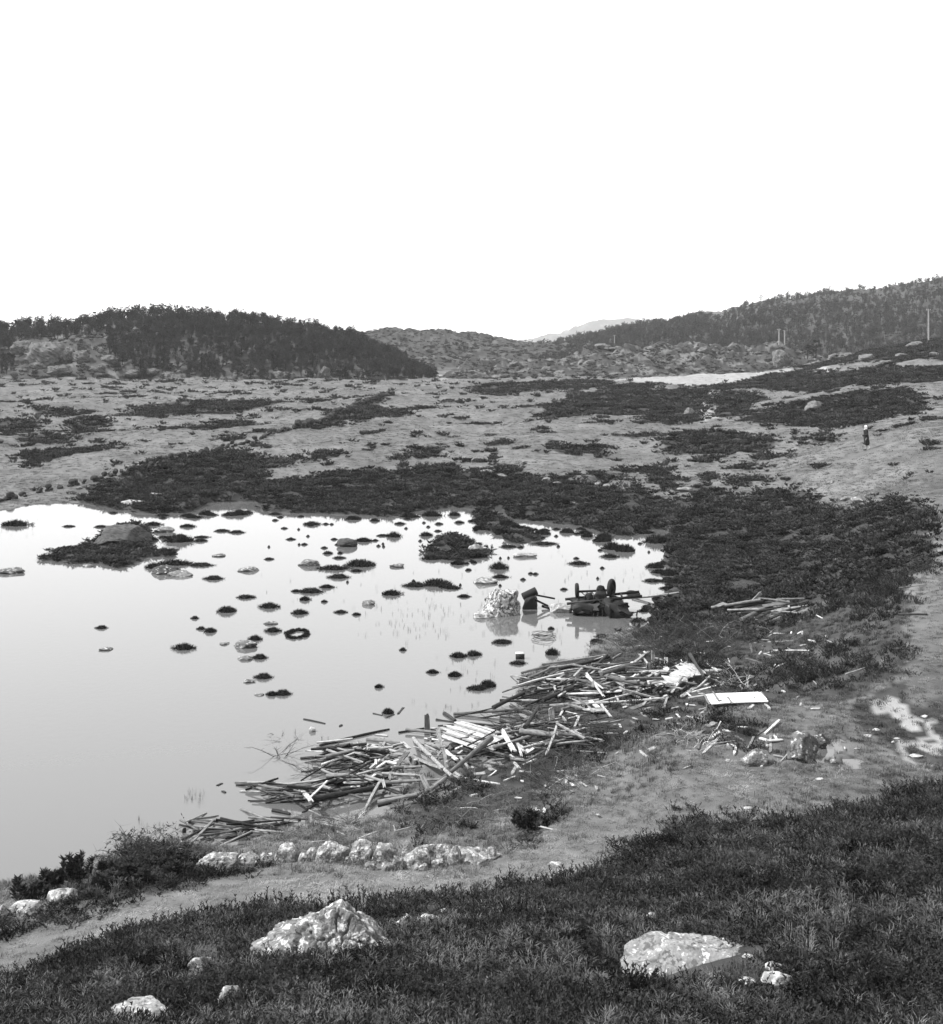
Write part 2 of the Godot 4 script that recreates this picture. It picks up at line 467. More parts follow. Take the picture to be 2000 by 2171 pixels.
# ------------------------------------------------------------------ ground and water
func ground_tone(c: int, x: float, z: float) -> float:
	var d := -z
	var f := 1.0 / (1.0 + d * 0.004)
	var t := n_tone.get_noise_2d(x * f, z * f)
	var t2 := n_patch.get_noise_2d(x, z)
	match c:
		1: return 0.045 + 0.02 * t
		2: return 0.115 + 0.06 * t + 0.05 * t2
		3: return 0.055 + 0.04 * t + 0.03 * t2
		4: return 0.28 + 0.1 * t
		5: return 0.05
	return maxf(0.135 + 0.06 * t + 0.045 * t2 + 0.04 * n_tone.get_noise_2d(x * 0.3 + 31.0, z * 0.12), 0.035)

func build_ground():
	var rows: Array[float] = []
	var d := -25.0
	while d < 8.0:
		rows.append(d); d += 1.0
	d = 8.0
	while d < 420.0:
		rows.append(d); d *= 1.0072
	while d < 9500.0:
		rows.append(d); d *= 1.07
	var nc := 440
	var verts := PackedVector3Array()
	var cols := PackedColorArray()
	for r in rows:
		var w := 0.62 * maxf(r, 0.0) + 14.0
		for c in nc + 1:
			var x := lerpf(-w, w, float(c) / nc)
			var y := ground(x, -r)
			verts.append(Vector3(x, y, -r))
			var cl := cover_at(x, -r) if r < 430.0 else 0
			var v := ground_tone(cl, x, -r)
			if y < 0.03: v = 0.06
			cols.append(Color(v, v, v))
	var idx := PackedInt32Array()
	for i in rows.size() - 1:
		for c in nc:
			var a := i * (nc + 1) + c
			idx.append_array([a, a + nc + 1, a + 1, a + 1, a + nc + 1, a + nc + 2])
	structure(grid_mesh(verts, cols, idx), M.ground, "ground")

func grid_mesh(verts: PackedVector3Array, cols: PackedColorArray, idx: PackedInt32Array) -> ArrayMesh:
	var nor := PackedVector3Array()
	nor.resize(verts.size())
	for i in range(0, idx.size(), 3):
		var a := idx[i]
		var b := idx[i + 1]
		var c := idx[i + 2]
		var n := (verts[c] - verts[a]).cross(verts[b] - verts[a])
		nor[a] += n; nor[b] += n; nor[c] += n
	for i in nor.size(): nor[i] = nor[i].normalized()
	var arr := []
	arr.resize(Mesh.ARRAY_MAX)
	arr[Mesh.ARRAY_VERTEX] = verts
	arr[Mesh.ARRAY_NORMAL] = nor
	arr[Mesh.ARRAY_COLOR] = cols
	arr[Mesh.ARRAY_INDEX] = idx
	var m := ArrayMesh.new()
	m.add_surface_from_arrays(Mesh.PRIMITIVE_TRIANGLES, arr)
	return m

func build_water():
	var m := StandardMaterial3D.new()
	m.albedo_color = grey(0.085).linear_to_srgb()
	m.roughness = 0.06
	m.metallic_specular = 0.5
	m.uv1_triplanar = true
	m.uv1_world_triplanar = true
	m.uv1_scale = Vector3.ONE * 0.22
	m.normal_enabled = true
	m.normal_texture = normal_texture(21, 0.02, 1.0, 3)
	m.normal_scale = 0.12
	var p := PlaneMesh.new()
	p.size = Vector2(230, 98)
	var o := structure(p, m, "water")
	o.position = Vector3(-45, 0, -69)
	var pm: StandardMaterial3D = m.duplicate()
	pm.albedo_color = grey(0.07).linear_to_srgb()
	for poly in [[[290, 690], [370, 590], [560, 440], [600, 380], [720, 370], [680, 480], [560, 590], [400, 680], [320, 725]], [[700, 630], [850, 570], [960, 590], [880, 680], [740, 720]]]:
		var pts := PackedVector2Array()
		for q in poly:
			var w := at_level(1650 + q[0] / 5.28, 1500 + q[1] / 5.28, pool_y)
			pts.append(Vector2(w.x, w.z))
		var grown: PackedVector2Array = Geometry2D.offset_polygon(pts, 0.25)[0]
		var st := SurfaceTool.new()
		st.begin(Mesh.PRIMITIVE_TRIANGLES)
		var tri := Geometry2D.triangulate_polygon(grown)
		for t in range(0, tri.size(), 3):
			var o3 := [tri[t], tri[t + 1], tri[t + 2]]
			if (grown[o3[1]] - grown[o3[0]]).cross(grown[o3[2]] - grown[o3[0]]) < 0.0: o3 = [tri[t], tri[t + 2], tri[t + 1]]
			for k in o3:
				st.set_normal(Vector3.UP)
				st.add_vertex(Vector3(grown[k].x, pool_y, grown[k].y))
		structure(st.commit(), pm, "pool_water")

# ------------------------------------------------------------------ hills
var hill_data := {}
func hill(called: String, crest: Array, zc: float, zb: float, yb: float, rough: float, rock: float, dark: float, pale: float, nu := 220, nt := 46):
	hill_data[called] = [crest, zc, zb, yb, rough]
	var verts := PackedVector3Array()
	var cols := PackedColorArray()
	var u0: float = crest[0][0]
	var u1: float = crest[-1][0]
	for j in nt + 1:
		var t := float(j) / nt * 1.6
		for i in nu + 1:
			var u := lerpf(u0, u1, float(i) / nu)
			var p := hill_point(called, u, t)
			verts.append(p)
			var s := 12.0 / zc * 60.0
			var a := n_rock.get_noise_3d(p.x * 0.06 * s, p.y * 0.16 * s, p.z * 0.06 * s)
			var b := n_tone.get_noise_2d(p.x * 0.12 * s, p.z * 0.12 * s)
			var v := dark * (1.0 + 0.5 * b)
			if a + 0.35 * b > rock: v = pale * (1.0 + 0.4 * b)
			cols.append(grey(v))
	var idx := PackedInt32Array()
	for j in nt:
		for i in nu:
			var a := j * (nu + 1) + i
			idx.append_array([a, a + nu + 1, a + 1, a + 1, a + nu + 1, a + nu + 2])
	structure(grid_mesh(verts, cols, idx), M.hill, "hill")

func crest_v(crest: Array, u: float) -> float:
	var k := 0
	while k < crest.size() - 2 and u > crest[k + 1][0]: k += 1
	var t := clampf((u - crest[k][0]) / (crest[k + 1][0] - crest[k][0]), 0, 1)
	t = lerpf(t, t * t * (3 - 2 * t), 0.5)
	return lerpf(crest[k][1], crest[k + 1][1], t)

func hill_point(called: String, u: float, t: float) -> Vector3:
	var h: Array = hill_data[called]
	var zc: float = h[1]
	var yc := YC - (crest_v(h[0], u) - VH) / F * zc
	var z := lerpf(h[2], zc, t)
	var s := sin(clampf(t, 0, 1) * PI * 0.5)
	if t > 1.0: s = 1.0 - (t - 1.0) * (t - 1.0) * 1.5
	var x := (u - U0) / F * z
	var y: float = lerpf(h[3], yc, s)
	var r: float = h[4]
	y += r * (absf(n_rock.get_noise_2d(x * 20.0 / zc, z * 20.0 / zc)) - 0.25) * 1.6 * (0.4 + s) * smoothstep(0.0, 0.12, t)
	y += r * 0.5 * (absf(n_rock.get_noise_2d(x * 90.0 / zc, z * 90.0 / zc + 77.0)) - 0.2) * smoothstep(0.0, 0.12, t)
	y += r * 0.8 * n_coarse.get_noise_2d(x * 300.0 / zc, z * 300.0 / zc) * smoothstep(0.0, 0.2, t)
	return Vector3(x, y, -z)

func build_hills():
	hill("wooded", [[-900, 745], [-400, 722], [0, 708], [120, 697], [200, 687], [320, 674], [420, 674], [520, 682], [640, 702], [760, 727], [830, 757], [890, 787], [935, 812]], 410, 335, 2.2, 1.4, 0.34, 0.06, 0.13, 420, 70)
	hill("rocky", [[560, 730], [700, 716], [770, 706], [830, 701], [900, 705], [1000, 713], [1080, 723], [1150, 731], [1300, 740], [1500, 750]], 680, 470, 2.5, 2.6, 0.3, 0.05, 0.085, 420, 80)
	hill("ridge", [[930, 812], [1000, 776], [1080, 768], [1180, 766], [1250, 752], [1340, 741], [1450, 736], [1560, 736], [1640, 741], [1700, 755], [1760, 772], [1830, 790]], 400, 332, 3.0, 2.2, 0.2, 0.05, 0.12, 480, 90)
	hill("forest", [[1050, 745], [1150, 732], [1270, 711], [1310, 702], [1400, 687], [1480, 673], [1520, 676], [1600, 647], [1650, 640], [1750, 625], [1850, 618], [1940, 607], [2000, 596], [2300, 575], [2900, 560]], 900, 520, 3.0, 2.0, 0.5, 0.06, 0.08, 300, 60)
	hill("shoulder", [[1380, 700], [1480, 668], [1530, 659], [1570, 655], [1640, 660], [1800, 690]], 2000, 1500, 4.0, 8.0, 0.4, 0.06, 0.14, 90, 24)
	hill("pale", [[1040, 735], [1100, 723], [1180, 709], [1230, 694], [1270, 686], [1300, 682], [1380, 683], [1420, 685], [1500, 695], [1700, 720]], 5200, 4200, 4.0, 16.0, 0.3, 0.08, 0.16, 120, 24)

# ------------------------------------------------------------------ plants
func quad(st: SurfaceTool, a: Vector3, b: Vector3, w0: float, w1: float, side: Vector3, v0: float, v1: float):
	var s := side.normalized()
	var n := (b - a).cross(s).normalized()
	var p := [a - s * w0, a + s * w0, b + s * w1, b - s * w1]
	var c := [v0, v0, v1, v1]
	for k in [0, 1, 2, 0, 2, 3]:
		st.set_color(grey(c[k])); st.set_normal(n); st.add_vertex(p[k])

func heather_mesh(seed_: int, stems: int, leaves: int, leaf: float) -> ArrayMesh:
	# a clump about 0.3 m across: short woody stems with small leaf sprays
	var r := RandomNumberGenerator.new()
	r.seed = seed_
	var st := SurfaceTool.new()
	st.begin(Mesh.PRIMITIVE_TRIANGLES)
	for i in stems:
		var a := r.randf() * TAU
		var o := Vector3(cos(a), 0, sin(a)) * r.randf() * 0.13
		var lean := Vector3(cos(a) * 0.5 + r.randf_range(-0.4, 0.4), 1.0, sin(a) * 0.5 + r.randf_range(-0.4, 0.4)).normalized()
		var h := r.randf_range(0.09, 0.22)
		quad(st, o - lean * 0.05, o + lean * h, 0.004, 0.002, Vector3(sin(a), 0, -cos(a)), 0.8, 0.9)
		var tone := r.randf_range(0.6, 1.25)
		for k in leaves:
			var t := r.randf_range(0.25, 1.05)
			var p := o + lean * h * t
			var b := r.randf() * TAU
			var dir := (Vector3(cos(b), r.randf_range(0.2, 1.3), sin(b)) + lean * 0.6).normalized()
			var l := leaf * r.randf_range(0.6, 1.3)
			quad(st, p, p + dir * l, leaf * 0.2, leaf * 0.12, dir.cross(Vector3(r.randf_range(-1, 1), r.randf_range(-1, 1), r.randf_range(-1, 1))), tone * 0.9, tone * r.randf_range(0.9, 1.3))
	return st.commit()

func grass_mesh(seed_: int, n: int, h: float, spread: float, w: float, lie := 0.6) -> ArrayMesh:
	var r := RandomNumberGenerator.new()
	r.seed = seed_
	var st := SurfaceTool.new()
	st.begin(Mesh.PRIMITIVE_TRIANGLES)
	for i in n:
		var a := r.randf() * TAU
		var o := Vector3(cos(a), 0, sin(a)) * r.randf() * spread * 0.5
		var b := a + r.randf_range(-0.8, 0.8)
		var l := h * r.randf_range(0.5, 1.2)
		var out := Vector3(cos(b), 0, sin(b))
		var m := o + Vector3.UP * l * 0.6 + out * l * 0.25 * lie
		var e := m + Vector3.UP * l * 0.25 * (1.0 - lie) + out * l * 0.6 * lie
		var v := r.randf_range(0.65, 1.3)
		quad(st, o - Vector3.UP * 0.03, m, w, w * 0.8, Vector3(-out.z, 0, out.x), v * 0.9, v)
		quad(st, m, e, w * 0.8, w * 0.15, Vector3(-out.z, 0, out.x), v, v * 1.1)
	return st.commit()

func vegetation():
	var hm := []
	for i in 4: hm.append(heather_mesh(100 + i, 13, 15, 0.034))
	var hf := []
	for i in 3: hf.append(heather_mesh(120 + i, 10, 12, 0.06))
	var gm := []
	for i in 3: gm.append(grass_mesh(140 + i, 30, 0.15, 0.22, 0.0045))
	var gf := []
	for i in 3: gf.append(grass_mesh(150 + i, 36, 0.17, 0.5, 0.007, 0.5))
	# from, to, heather per square metre, its size, grass per square metre, its size
	var strata := [[8.0, 14.0, 64.0, 0.95, 60.0, 1.0], [14.0, 22.0, 50.0, 1.05, 60.0, 1.0], [22.0, 32.0, 34.0, 1.15, 46.0, 1.0], [32.0, 50.0, 22.0, 1.35, 26.0, 1.1], [50.0, 75.0, 16.0, 1.4, 12.0, 1.0], [75.0, 110.0, 10.0, 1.8, 8.0, 1.1], [110.0, 170.0, 4.5, 2.4, 4.0, 1.2], [170.0, 260.0, 1.7, 3.2, 1.2, 1.5], [260.0, 345.0, 0.9, 4.0, 0.6, 1.8]]
	var hx := {}
	var hc := {}
	var gx := {}
	var gc := {}
	for si in strata.size():
		var s: Array = strata[si]
		var near := si < 4
		var area: float = 0.42 * (s[1] * s[1] - s[0] * s[0]) + 8.0 * (s[1] - s[0])
		var most: float = maxf(s[2], s[4])
		for i in int(area * most):
			var d: float = sqrt(lerpf(s[0] * s[0], s[1] * s[1], rng.randf()))
			var x := rng.randf_range(-1, 1) * (0.42 * d + 4.0)
			var pick := rng.randf() * most
			var jit := 0.12 + 0.011 * d
			var c := cover_at(x + rng.randfn() * jit * 0.5, -d + rng.randfn() * jit)
			if c == 1 and d > 55.0 and n_tone.get_noise_2d(x * 0.35 + 9.0, -d * 0.2) > 0.3: c = 3
			if c == 5 or kept.has(Vector2i(int(floor(x / 0.2)), int(floor(-d / 0.2)))): continue
			if heap.has(cell(x, -d)) and rng.randf() < 0.93: continue
			var heath := c == 1
			var sparse := 1.0
			var t2 := n_patch.get_noise_2d(x * 2.0, -d * 2.0)
			if not heath:
				if c == 3 and t2 + 0.6 * n_fine.get_noise_2d(x * 1.1, -d * 0.8 + 30.0) > 0.06: heath = true; sparse = 0.5
				elif c == 0 and d > 40.0 and n_patch.get_noise_2d(x * 1.3 + 400.0, -d * 1.3) > 0.5: heath = true; sparse = 0.7
				elif c == 0 and d > 60.0 and n_tone.get_noise_2d(x * 0.22, -d * 0.09) + 0.35 * t2 > 0.48: heath = true; sparse = 0.8
				elif c == 2 or c == 4: sparse = 0.75 if c == 2 else 0.05
			elif d < 40.0 and n_fine.get_noise_2d(x * 2.2 + 80.0, -d * 2.2) + 0.5 * t2 > 0.3: heath = false; sparse = 0.8
			if pick > (s[2] if heath else s[4]) * sparse: continue
			var y := ground(x, -d)
			if y < 0.02: continue
			var key := "%d" % (si if near else 4 + (si - 4) / 2)
			var size: float = (s[3] if heath else s[5]) * rng.randf_range(0.65, 1.35)
			var b := Basis(Vector3.UP, rng.randf() * TAU) * Basis(Vector3.RIGHT, rng.randf_range(-0.25, 0.25))
			var tall := 1.0 if d < 60.0 else (0.75 if heath else 0.5)
			b = b.scaled(Vector3(size, size * tall * rng.randf_range(0.55, 0.95) * (1.0 + 0.5 * t2), size))
			var tr := Transform3D(b, Vector3(x, y - 0.02, -d))
			var tone := n_tone.get_noise_2d(x * 0.6, -d * 0.6)
			if heath:
				# mostly dark, here and there a dead pale clump or grass stalks grown through
				var v := (0.034 if d < 50.0 else 0.038) * (1.0 + 0.6 * tone + 0.5 * t2 + 0.9 * n_fine.get_noise_2d(x * 1.6 + 40.0, -d * 1.6)) * rng.randf_range(0.7, 1.3)
				if rng.randf() < 0.06: v *= 1.9
				if not hx.has(key): hx[key] = [[], [], [], []]; hc[key] = [PackedColorArray(), PackedColorArray(), PackedColorArray(), PackedColorArray()]
				var j := rng.randi() % (4 if near else 3)
				hx[key][j].append(tr); hc[key][j].append(grey(v))
				if near and rng.randf() < 0.14 + 0.6 * n_patch.get_noise_2d(x * 5.0 + 70.0, -d * 5.0):
					if not gx.has(key): gx[key] = [[], [], []]; gc[key] = [PackedColorArray(), PackedColorArray(), PackedColorArray()]
					var j2 := rng.randi() % 3
					gx[key][j2].append(Transform3D(Basis(Vector3.UP, rng.randf() * TAU).scaled(Vector3(1.0, 1.5, 1.0)), Vector3(x, y, -d))); gc[key][j2].append(grey(0.11 * rng.randf_range(0.5, 1.3)))
			else:
				var v := (0.125 if d < 60.0 else 0.15) * (1.0 + 0.7 * tone + 0.6 * n_fine.get_noise_2d(x * 0.8 + 11.0, -d * 0.5)) * rng.randf_range(0.6, 1.4)
				if c == 3: v *= 0.42
				if c == 1: v *= 0.42
				if c == 2: v *= 1.25; tr.basis = tr.basis.scaled(Vector3(1, 0.5, 1))
				if not gx.has(key): gx[key] = [[], [], []]; gc[key] = [PackedColorArray(), PackedColorArray(), PackedColorArray()]
				var j := rng.randi() % 3
				gx[key][j].append(tr); gc[key][j].append(grey(v))
	for key in hx:
		for j in 4:
			var near := int(key) < 4
			if hx[key][j].size(): stuff(hm[j] if near else hf[j], M.leaf, hx[key][j], hc[key][j], "heather", "low dark heather covering the hillside and the flats", "heather")
	for key in gx:
		for j in 3: stuff(gm[j] if int(key) < 4 else gf[j], M.blade, gx[key][j], gc[key][j], "grass", "short dry pale grass of the meadow and the track", "grass")
	# thin sedge standing in the shallow water
	var rx := [[], []]
	var rc := [PackedColorArray(), PackedColorArray()]
	var reed := [grass_mesh(160, 7, 0.35, 0.25, 0.006, 0.25), grass_mesh(161, 5, 0.45, 0.35, 0.006, 0.35)]
	for a in [[900, 1310, 110, 45, 200], [1330, 1385 - 20, 60, 25, 40], [1000, 1440, 70, 50, 40], [640, 1580, 60, 40, 10], [410, 1692, 22, 10, 26], [950, 1505, 60, 16, 30], [960, 1270, 200, 60, 70], [1180, 1210, 160, 60, 60], [700, 1250, 130, 50, 30], [1180, 1340, 90, 20, 50], [1350, 1230, 60, 40, 40], [20, 1110, 60, 20, 60], [330, 1770, 60, 30, 40], [800, 1740, 90, 20, 40], [700, 1735, 60, 15, 60]]:
		for i in int(a[4] * 0.45):
			var p := at_level(a[0] + rng.randfn() * a[2] * 0.6, a[1] + rng.randfn() * a[3] * 0.6, 0.0)
			if ground(p.x, p.z) > -0.05: continue
			var j := rng.randi() % 2
			rx[j].append(Transform3D(Basis(Vector3.UP, rng.randf() * TAU).scaled(Vector3.ONE * rng.randf_range(0.3, 0.65)), p)); rc[j].append(grey(rng.randf_range(0.05, 0.12)))
	for j in 2: stuff(reed[j], M.blade, rx[j], rc[j], "sedge", "thin dark sedge standing in the shallow water", "sedge")
	woods()

func conifer_mesh(seed_: int, crown_only: int) -> ArrayMesh:
	# wind-shaped pine about 4 m tall; 1 = trunk, 2 = crown, 0 = both
	var r := RandomNumberGenerator.new()
	r.seed = seed_
	var st := SurfaceTool.new()
	st.begin(Mesh.PRIMITIVE_TRIANGLES)
	if crown_only != 2:
		tube(st, [Vector3(0, -0.3, 0), Vector3(0.05, 1.4, 0), Vector3(0.0, 3.6, 0.05)], [0.13, 0.09, 0.03], 6, 0.06)
		for i in 7:
			var a := r.randf() * TAU
			var h := r.randf_range(1.2, 3.2)
			tube(st, [Vector3(0, h, 0), Vector3(cos(a) * 0.7, h + 0.3, sin(a) * 0.7)], [0.04, 0.015], 4, 0.06)
	if crown_only != 1:
		for i in 26:
			var h := r.randf_range(0.9, 4.0)
			var a := r.randf() * TAU
			var reach := (0.35 + 1.0 * sqrt(maxf(0.0, 1.0 - h / 4.3))) * r.randf_range(0.3, 1.1)
			var o := Vector3(cos(a) * reach, h, sin(a) * reach)
			var tone := r.randf_range(0.7, 1.3)
			for k in 13:
				var dir := Vector3(r.randf_range(-1, 1), r.randf_range(-0.4, 1), r.randf_range(-1, 1)).normalized()
				var q := o + dir * r.randf_range(0.0, 0.22)
				quad(st, q, q + dir * 0.3, 0.07, 0.03, dir.cross(Vector3(r.randf_range(-1, 1), r.randf_range(-1, 1), r.randf_range(-1, 1))), tone, tone * 1.15)
	return st.commit()

func birch_mesh(seed_: int) -> ArrayMesh:
	# leafless scrub: several stems and a haze of twigs
	var r := RandomNumberGenerator.new()
	r.seed = seed_
	var st := SurfaceTool.new()
	st.begin(Mesh.PRIMITIVE_TRIANGLES)
	for i in 3:
		var a := r.randf() * TAU
		var top := Vector3(cos(a) * 0.6, r.randf_range(2.2, 3.4), sin(a) * 0.6)
		tube(st, [Vector3(0, -0.3, 0), top * 0.5, top], [0.07, 0.05, 0.015], 4, 1.6)
		for k in 26:
			var p: Vector3 = top * r.randf_range(0.35, 1.0)
			var b := r.randf() * TAU
			var e := p + Vector3(cos(b) * r.randf_range(0.2, 0.8), r.randf_range(0.2, 0.9), sin(b) * r.randf_range(0.2, 0.8))
			quad(st, p, e, 0.018, 0.008, Vector3(r.randf_range(-1, 1), 0, r.randf_range(-1, 1)), 1.0, 1.2)
			for j in 5:
				var g := p.lerp(e, r.randf_range(0.3, 1.0))
				quad(st, g, g + Vector3(r.randf_range(-1, 1), r.randf_range(0, 1), r.randf_range(-1, 1)) * 0.35, 0.05, 0.02, Vector3(r.randf_range(-1, 1), r.randf_range(-1, 1), r.randf_range(-1, 1)), 0.7, 0.9)
	return st.commit()

func woods():
	var trunks := []
	var crowns := []
	var whole := []
	for i in 4:
		trunks.append(conifer_mesh(200 + i, 1)); crowns.append(conifer_mesh(200 + i, 2)); whole.append(conifer_mesh(200 + i, 0))
	var birch := [birch_mesh(220), birch_mesh(221), birch_mesh(222)]
	# pines along the skyline of the near hill, each by itself
	var cm: StandardMaterial3D = mat(0.016, 0.8, null, Vector3.ONE, true)
	cm.metallic_specular = 0.1
	var tm: StandardMaterial3D = mat(0.6, 0.9, null, Vector3.ONE, true)
	var u := -60.0
	while u < 905.0:
		var p := hill_point("wooded", u, rng.randf_range(0.88, 1.02))
		var o := base("pine_tree", "%s dark pine on the wooded skyline, %s" % [["low bushy", "slender", "broad-crowned"][rng.randi() % 3], "above the bare knolls" if u < 230 else ("on its highest stretch" if u < 560 else ("on the falling crest" if u < 780 else "at the low end of the wood"))], "tree", "pines along the skyline of the wooded hill", p - Vector3(0, 0.25, 0))
		var j := rng.randi() % 4
		part(o, trunks[j], tm, "trunk")
		part(o, crowns[j], cm, "crown")
		var s := rng.randf_range(0.6, 1.15) * (0.75 if u > 780 else 1.0)
		o.rotation.y = rng.randf() * TAU
		o.scale = Vector3(s * 1.15, s, s * 1.15)
		u += rng.randf_range(4.5, 10.0)
	var px := [[], [], [], []]
	var pc := [PackedColorArray(), PackedColorArray(), PackedColorArray(), PackedColorArray()]
	var bx := [[], [], []]
	var bc := [PackedColorArray(), PackedColorArray(), PackedColorArray()]
	for i in 3000:
		var bu := rng.randf_range(-100, 925)
		var t := rng.randf()
		if bu < 380 and t < 0.18 + 0.35 * n_patch.get_noise_2d(bu * 0.3, 3.0) - bu * 0.0004: continue
		if bu < 230 and bu > 30 and t < 0.55: continue
		if t < 0.22 and rng.randf() > t * 3.0 + 0.25 + 0.8 * n_patch.get_noise_2d(bu * 0.4, 9.0): continue
		var p := hill_point("wooded", bu, t)
		var s := rng.randf_range(0.5, 1.1)
		var b := Basis(Vector3.UP, rng.randf() * TAU).scaled(Vector3(s, s, s))
		var dense := n_patch.get_noise_2d(bu * 0.25, t * 40.0)
		if rng.randf() < 0.16 + 0.5 * smoothstep(0.75, 1.0, t) + 0.25 * dense:
			var j := rng.randi() % 4
			px[j].append(Transform3D(b, p)); pc[j].append(grey(rng.randf_range(0.014, 0.028)))
		else:
			var j := rng.randi() % 3
			bx[j].append(Transform3D(b, p)); bc[j].append(grey(rng.randf_range(0.025, 0.05)))
	for j in 4: stuff(whole[j], M.leaf, px[j], pc[j], "wood", "dark pines scattered through the hillside wood", "wood")
	for j in 3: stuff(birch[j], M.leaf, bx[j], bc[j], "scrub_wood", "leafless grey scrub covering the hillside", "wood")
	px = [[], [], [], []]
	pc = [PackedColorArray(), PackedColorArray(), PackedColorArray(), PackedColorArray()]
	bx = [[], [], []]
	bc = [PackedColorArray(), PackedColorArray(), PackedColorArray()]
	for i in 7000:
		var bu := rng.randf_range(1060, 2150)
		var t := pow(rng.randf(), 1.2)
		var dense := n_patch.get_noise_2d(bu * 0.12, t * 30.0)
		if (t > 0.5 and bu > 1500 and rng.randf() < 0.7) or (t > 0.86 and rng.randf() < 0.8): continue
		var p := hill_point("forest", bu, t)
		var s := rng.randf_range(0.5, 1.3) * (0.6 if t > 0.8 else 1.0)
		var b := Basis(Vector3.UP, rng.randf() * TAU).scaled(Vector3(s * 1.2, s, s * 1.2))
		if rng.randf() < 0.3 + 0.5 * dense:
			var j := rng.randi() % 4
			px[j].append(Transform3D(b, p)); pc[j].append(grey(rng.randf_range(0.02, 0.045)))
		else:
			var j := rng.randi() % 3
			bx[j].append(Transform3D(b, p)); bc[j].append(grey(rng.randf_range(0.03, 0.065)))
	var clump := heather_mesh(130, 8, 8, 0.1)
	for a in [["wooded", -100, 940, 3500, 3.0, 5.5], ["rocky", 600, 1450, 9000, 2.5, 5.0], ["ridge", 940, 1820, 6500, 1.4, 3.2], ["forest", 1060, 2100, 14000, 2.5, 5.0]]:
		var hx := []
		var hc := PackedColorArray()
		for i in a[3]:
			var bu := rng.randf_range(a[1], a[2])
			var t := rng.randf() * 1.02
			if n_patch.get_noise_2d(bu * 0.5, t * 60.0) + rng.randf_range(-0.3, 0.3) < -0.05: continue
			var p := hill_point(a[0], bu, t)
			var s := rng.randf_range(a[4], a[5])
			hx.append(Transform3D(Basis(Vector3.UP, rng.randf() * TAU).scaled(Vector3(s, s * 0.6, s)), p)); hc.append(grey(rng.randf_range(0.03, 0.07)))
		stuff(clump, M.leaf, hx, hc, "hill_heather", "low heath growing over the rocky slopes of the hill", "heather")
	for j in 4: stuff(whole[j], M.leaf, px[j], pc[j], "far_wood", "far dark pines on the long hill", "wood")
	for j in 3: stuff(birch[j], M.leaf, bx[j], bc[j], "far_scrub_wood", "far leafless scrub on the long hill", "wood")

func tube(st: SurfaceTool, pts: Array, rad: Array, sides: int, v := 1.0, cap := true):
	var prev := []
	for i in pts.size():
		var dir: Vector3 = ((pts[mini(i + 1, pts.size() - 1)] as Vector3) - (pts[maxi(i - 1, 0)] as Vector3)).normalized()
		var a := dir.cross(Vector3.UP if absf(dir.y) < 0.9 else Vector3.RIGHT).normalized()
		var b := dir.cross(a)
		var ring := []
		for k in sides:
			var t := TAU * k / sides
			ring.append([(pts[i] as Vector3) + (a * cos(t) + b * sin(t)) * rad[i], a * cos(t) + b * sin(t)])
		if i > 0:
			for k in sides:
				var k2 := (k + 1) % sides
				for q in [prev[k], ring[k], prev[k2], prev[k2], ring[k], ring[k2]]:
					st.set_color(grey(v)); st.set_normal(q[1]); st.add_vertex(q[0])
		if cap and (i == 0 or i == pts.size() - 1):
			for k in sides:
				var k2 := (k + 1) % sides
				var tri := [pts[i], ring[k2][0], ring[k][0]] if i > 0 else [pts[i], ring[k][0], ring[k2][0]]
				for q in tri:
					st.set_color(grey(v)); st.set_normal(dir if i > 0 else -dir); st.add_vertex(q)
		prev = ring

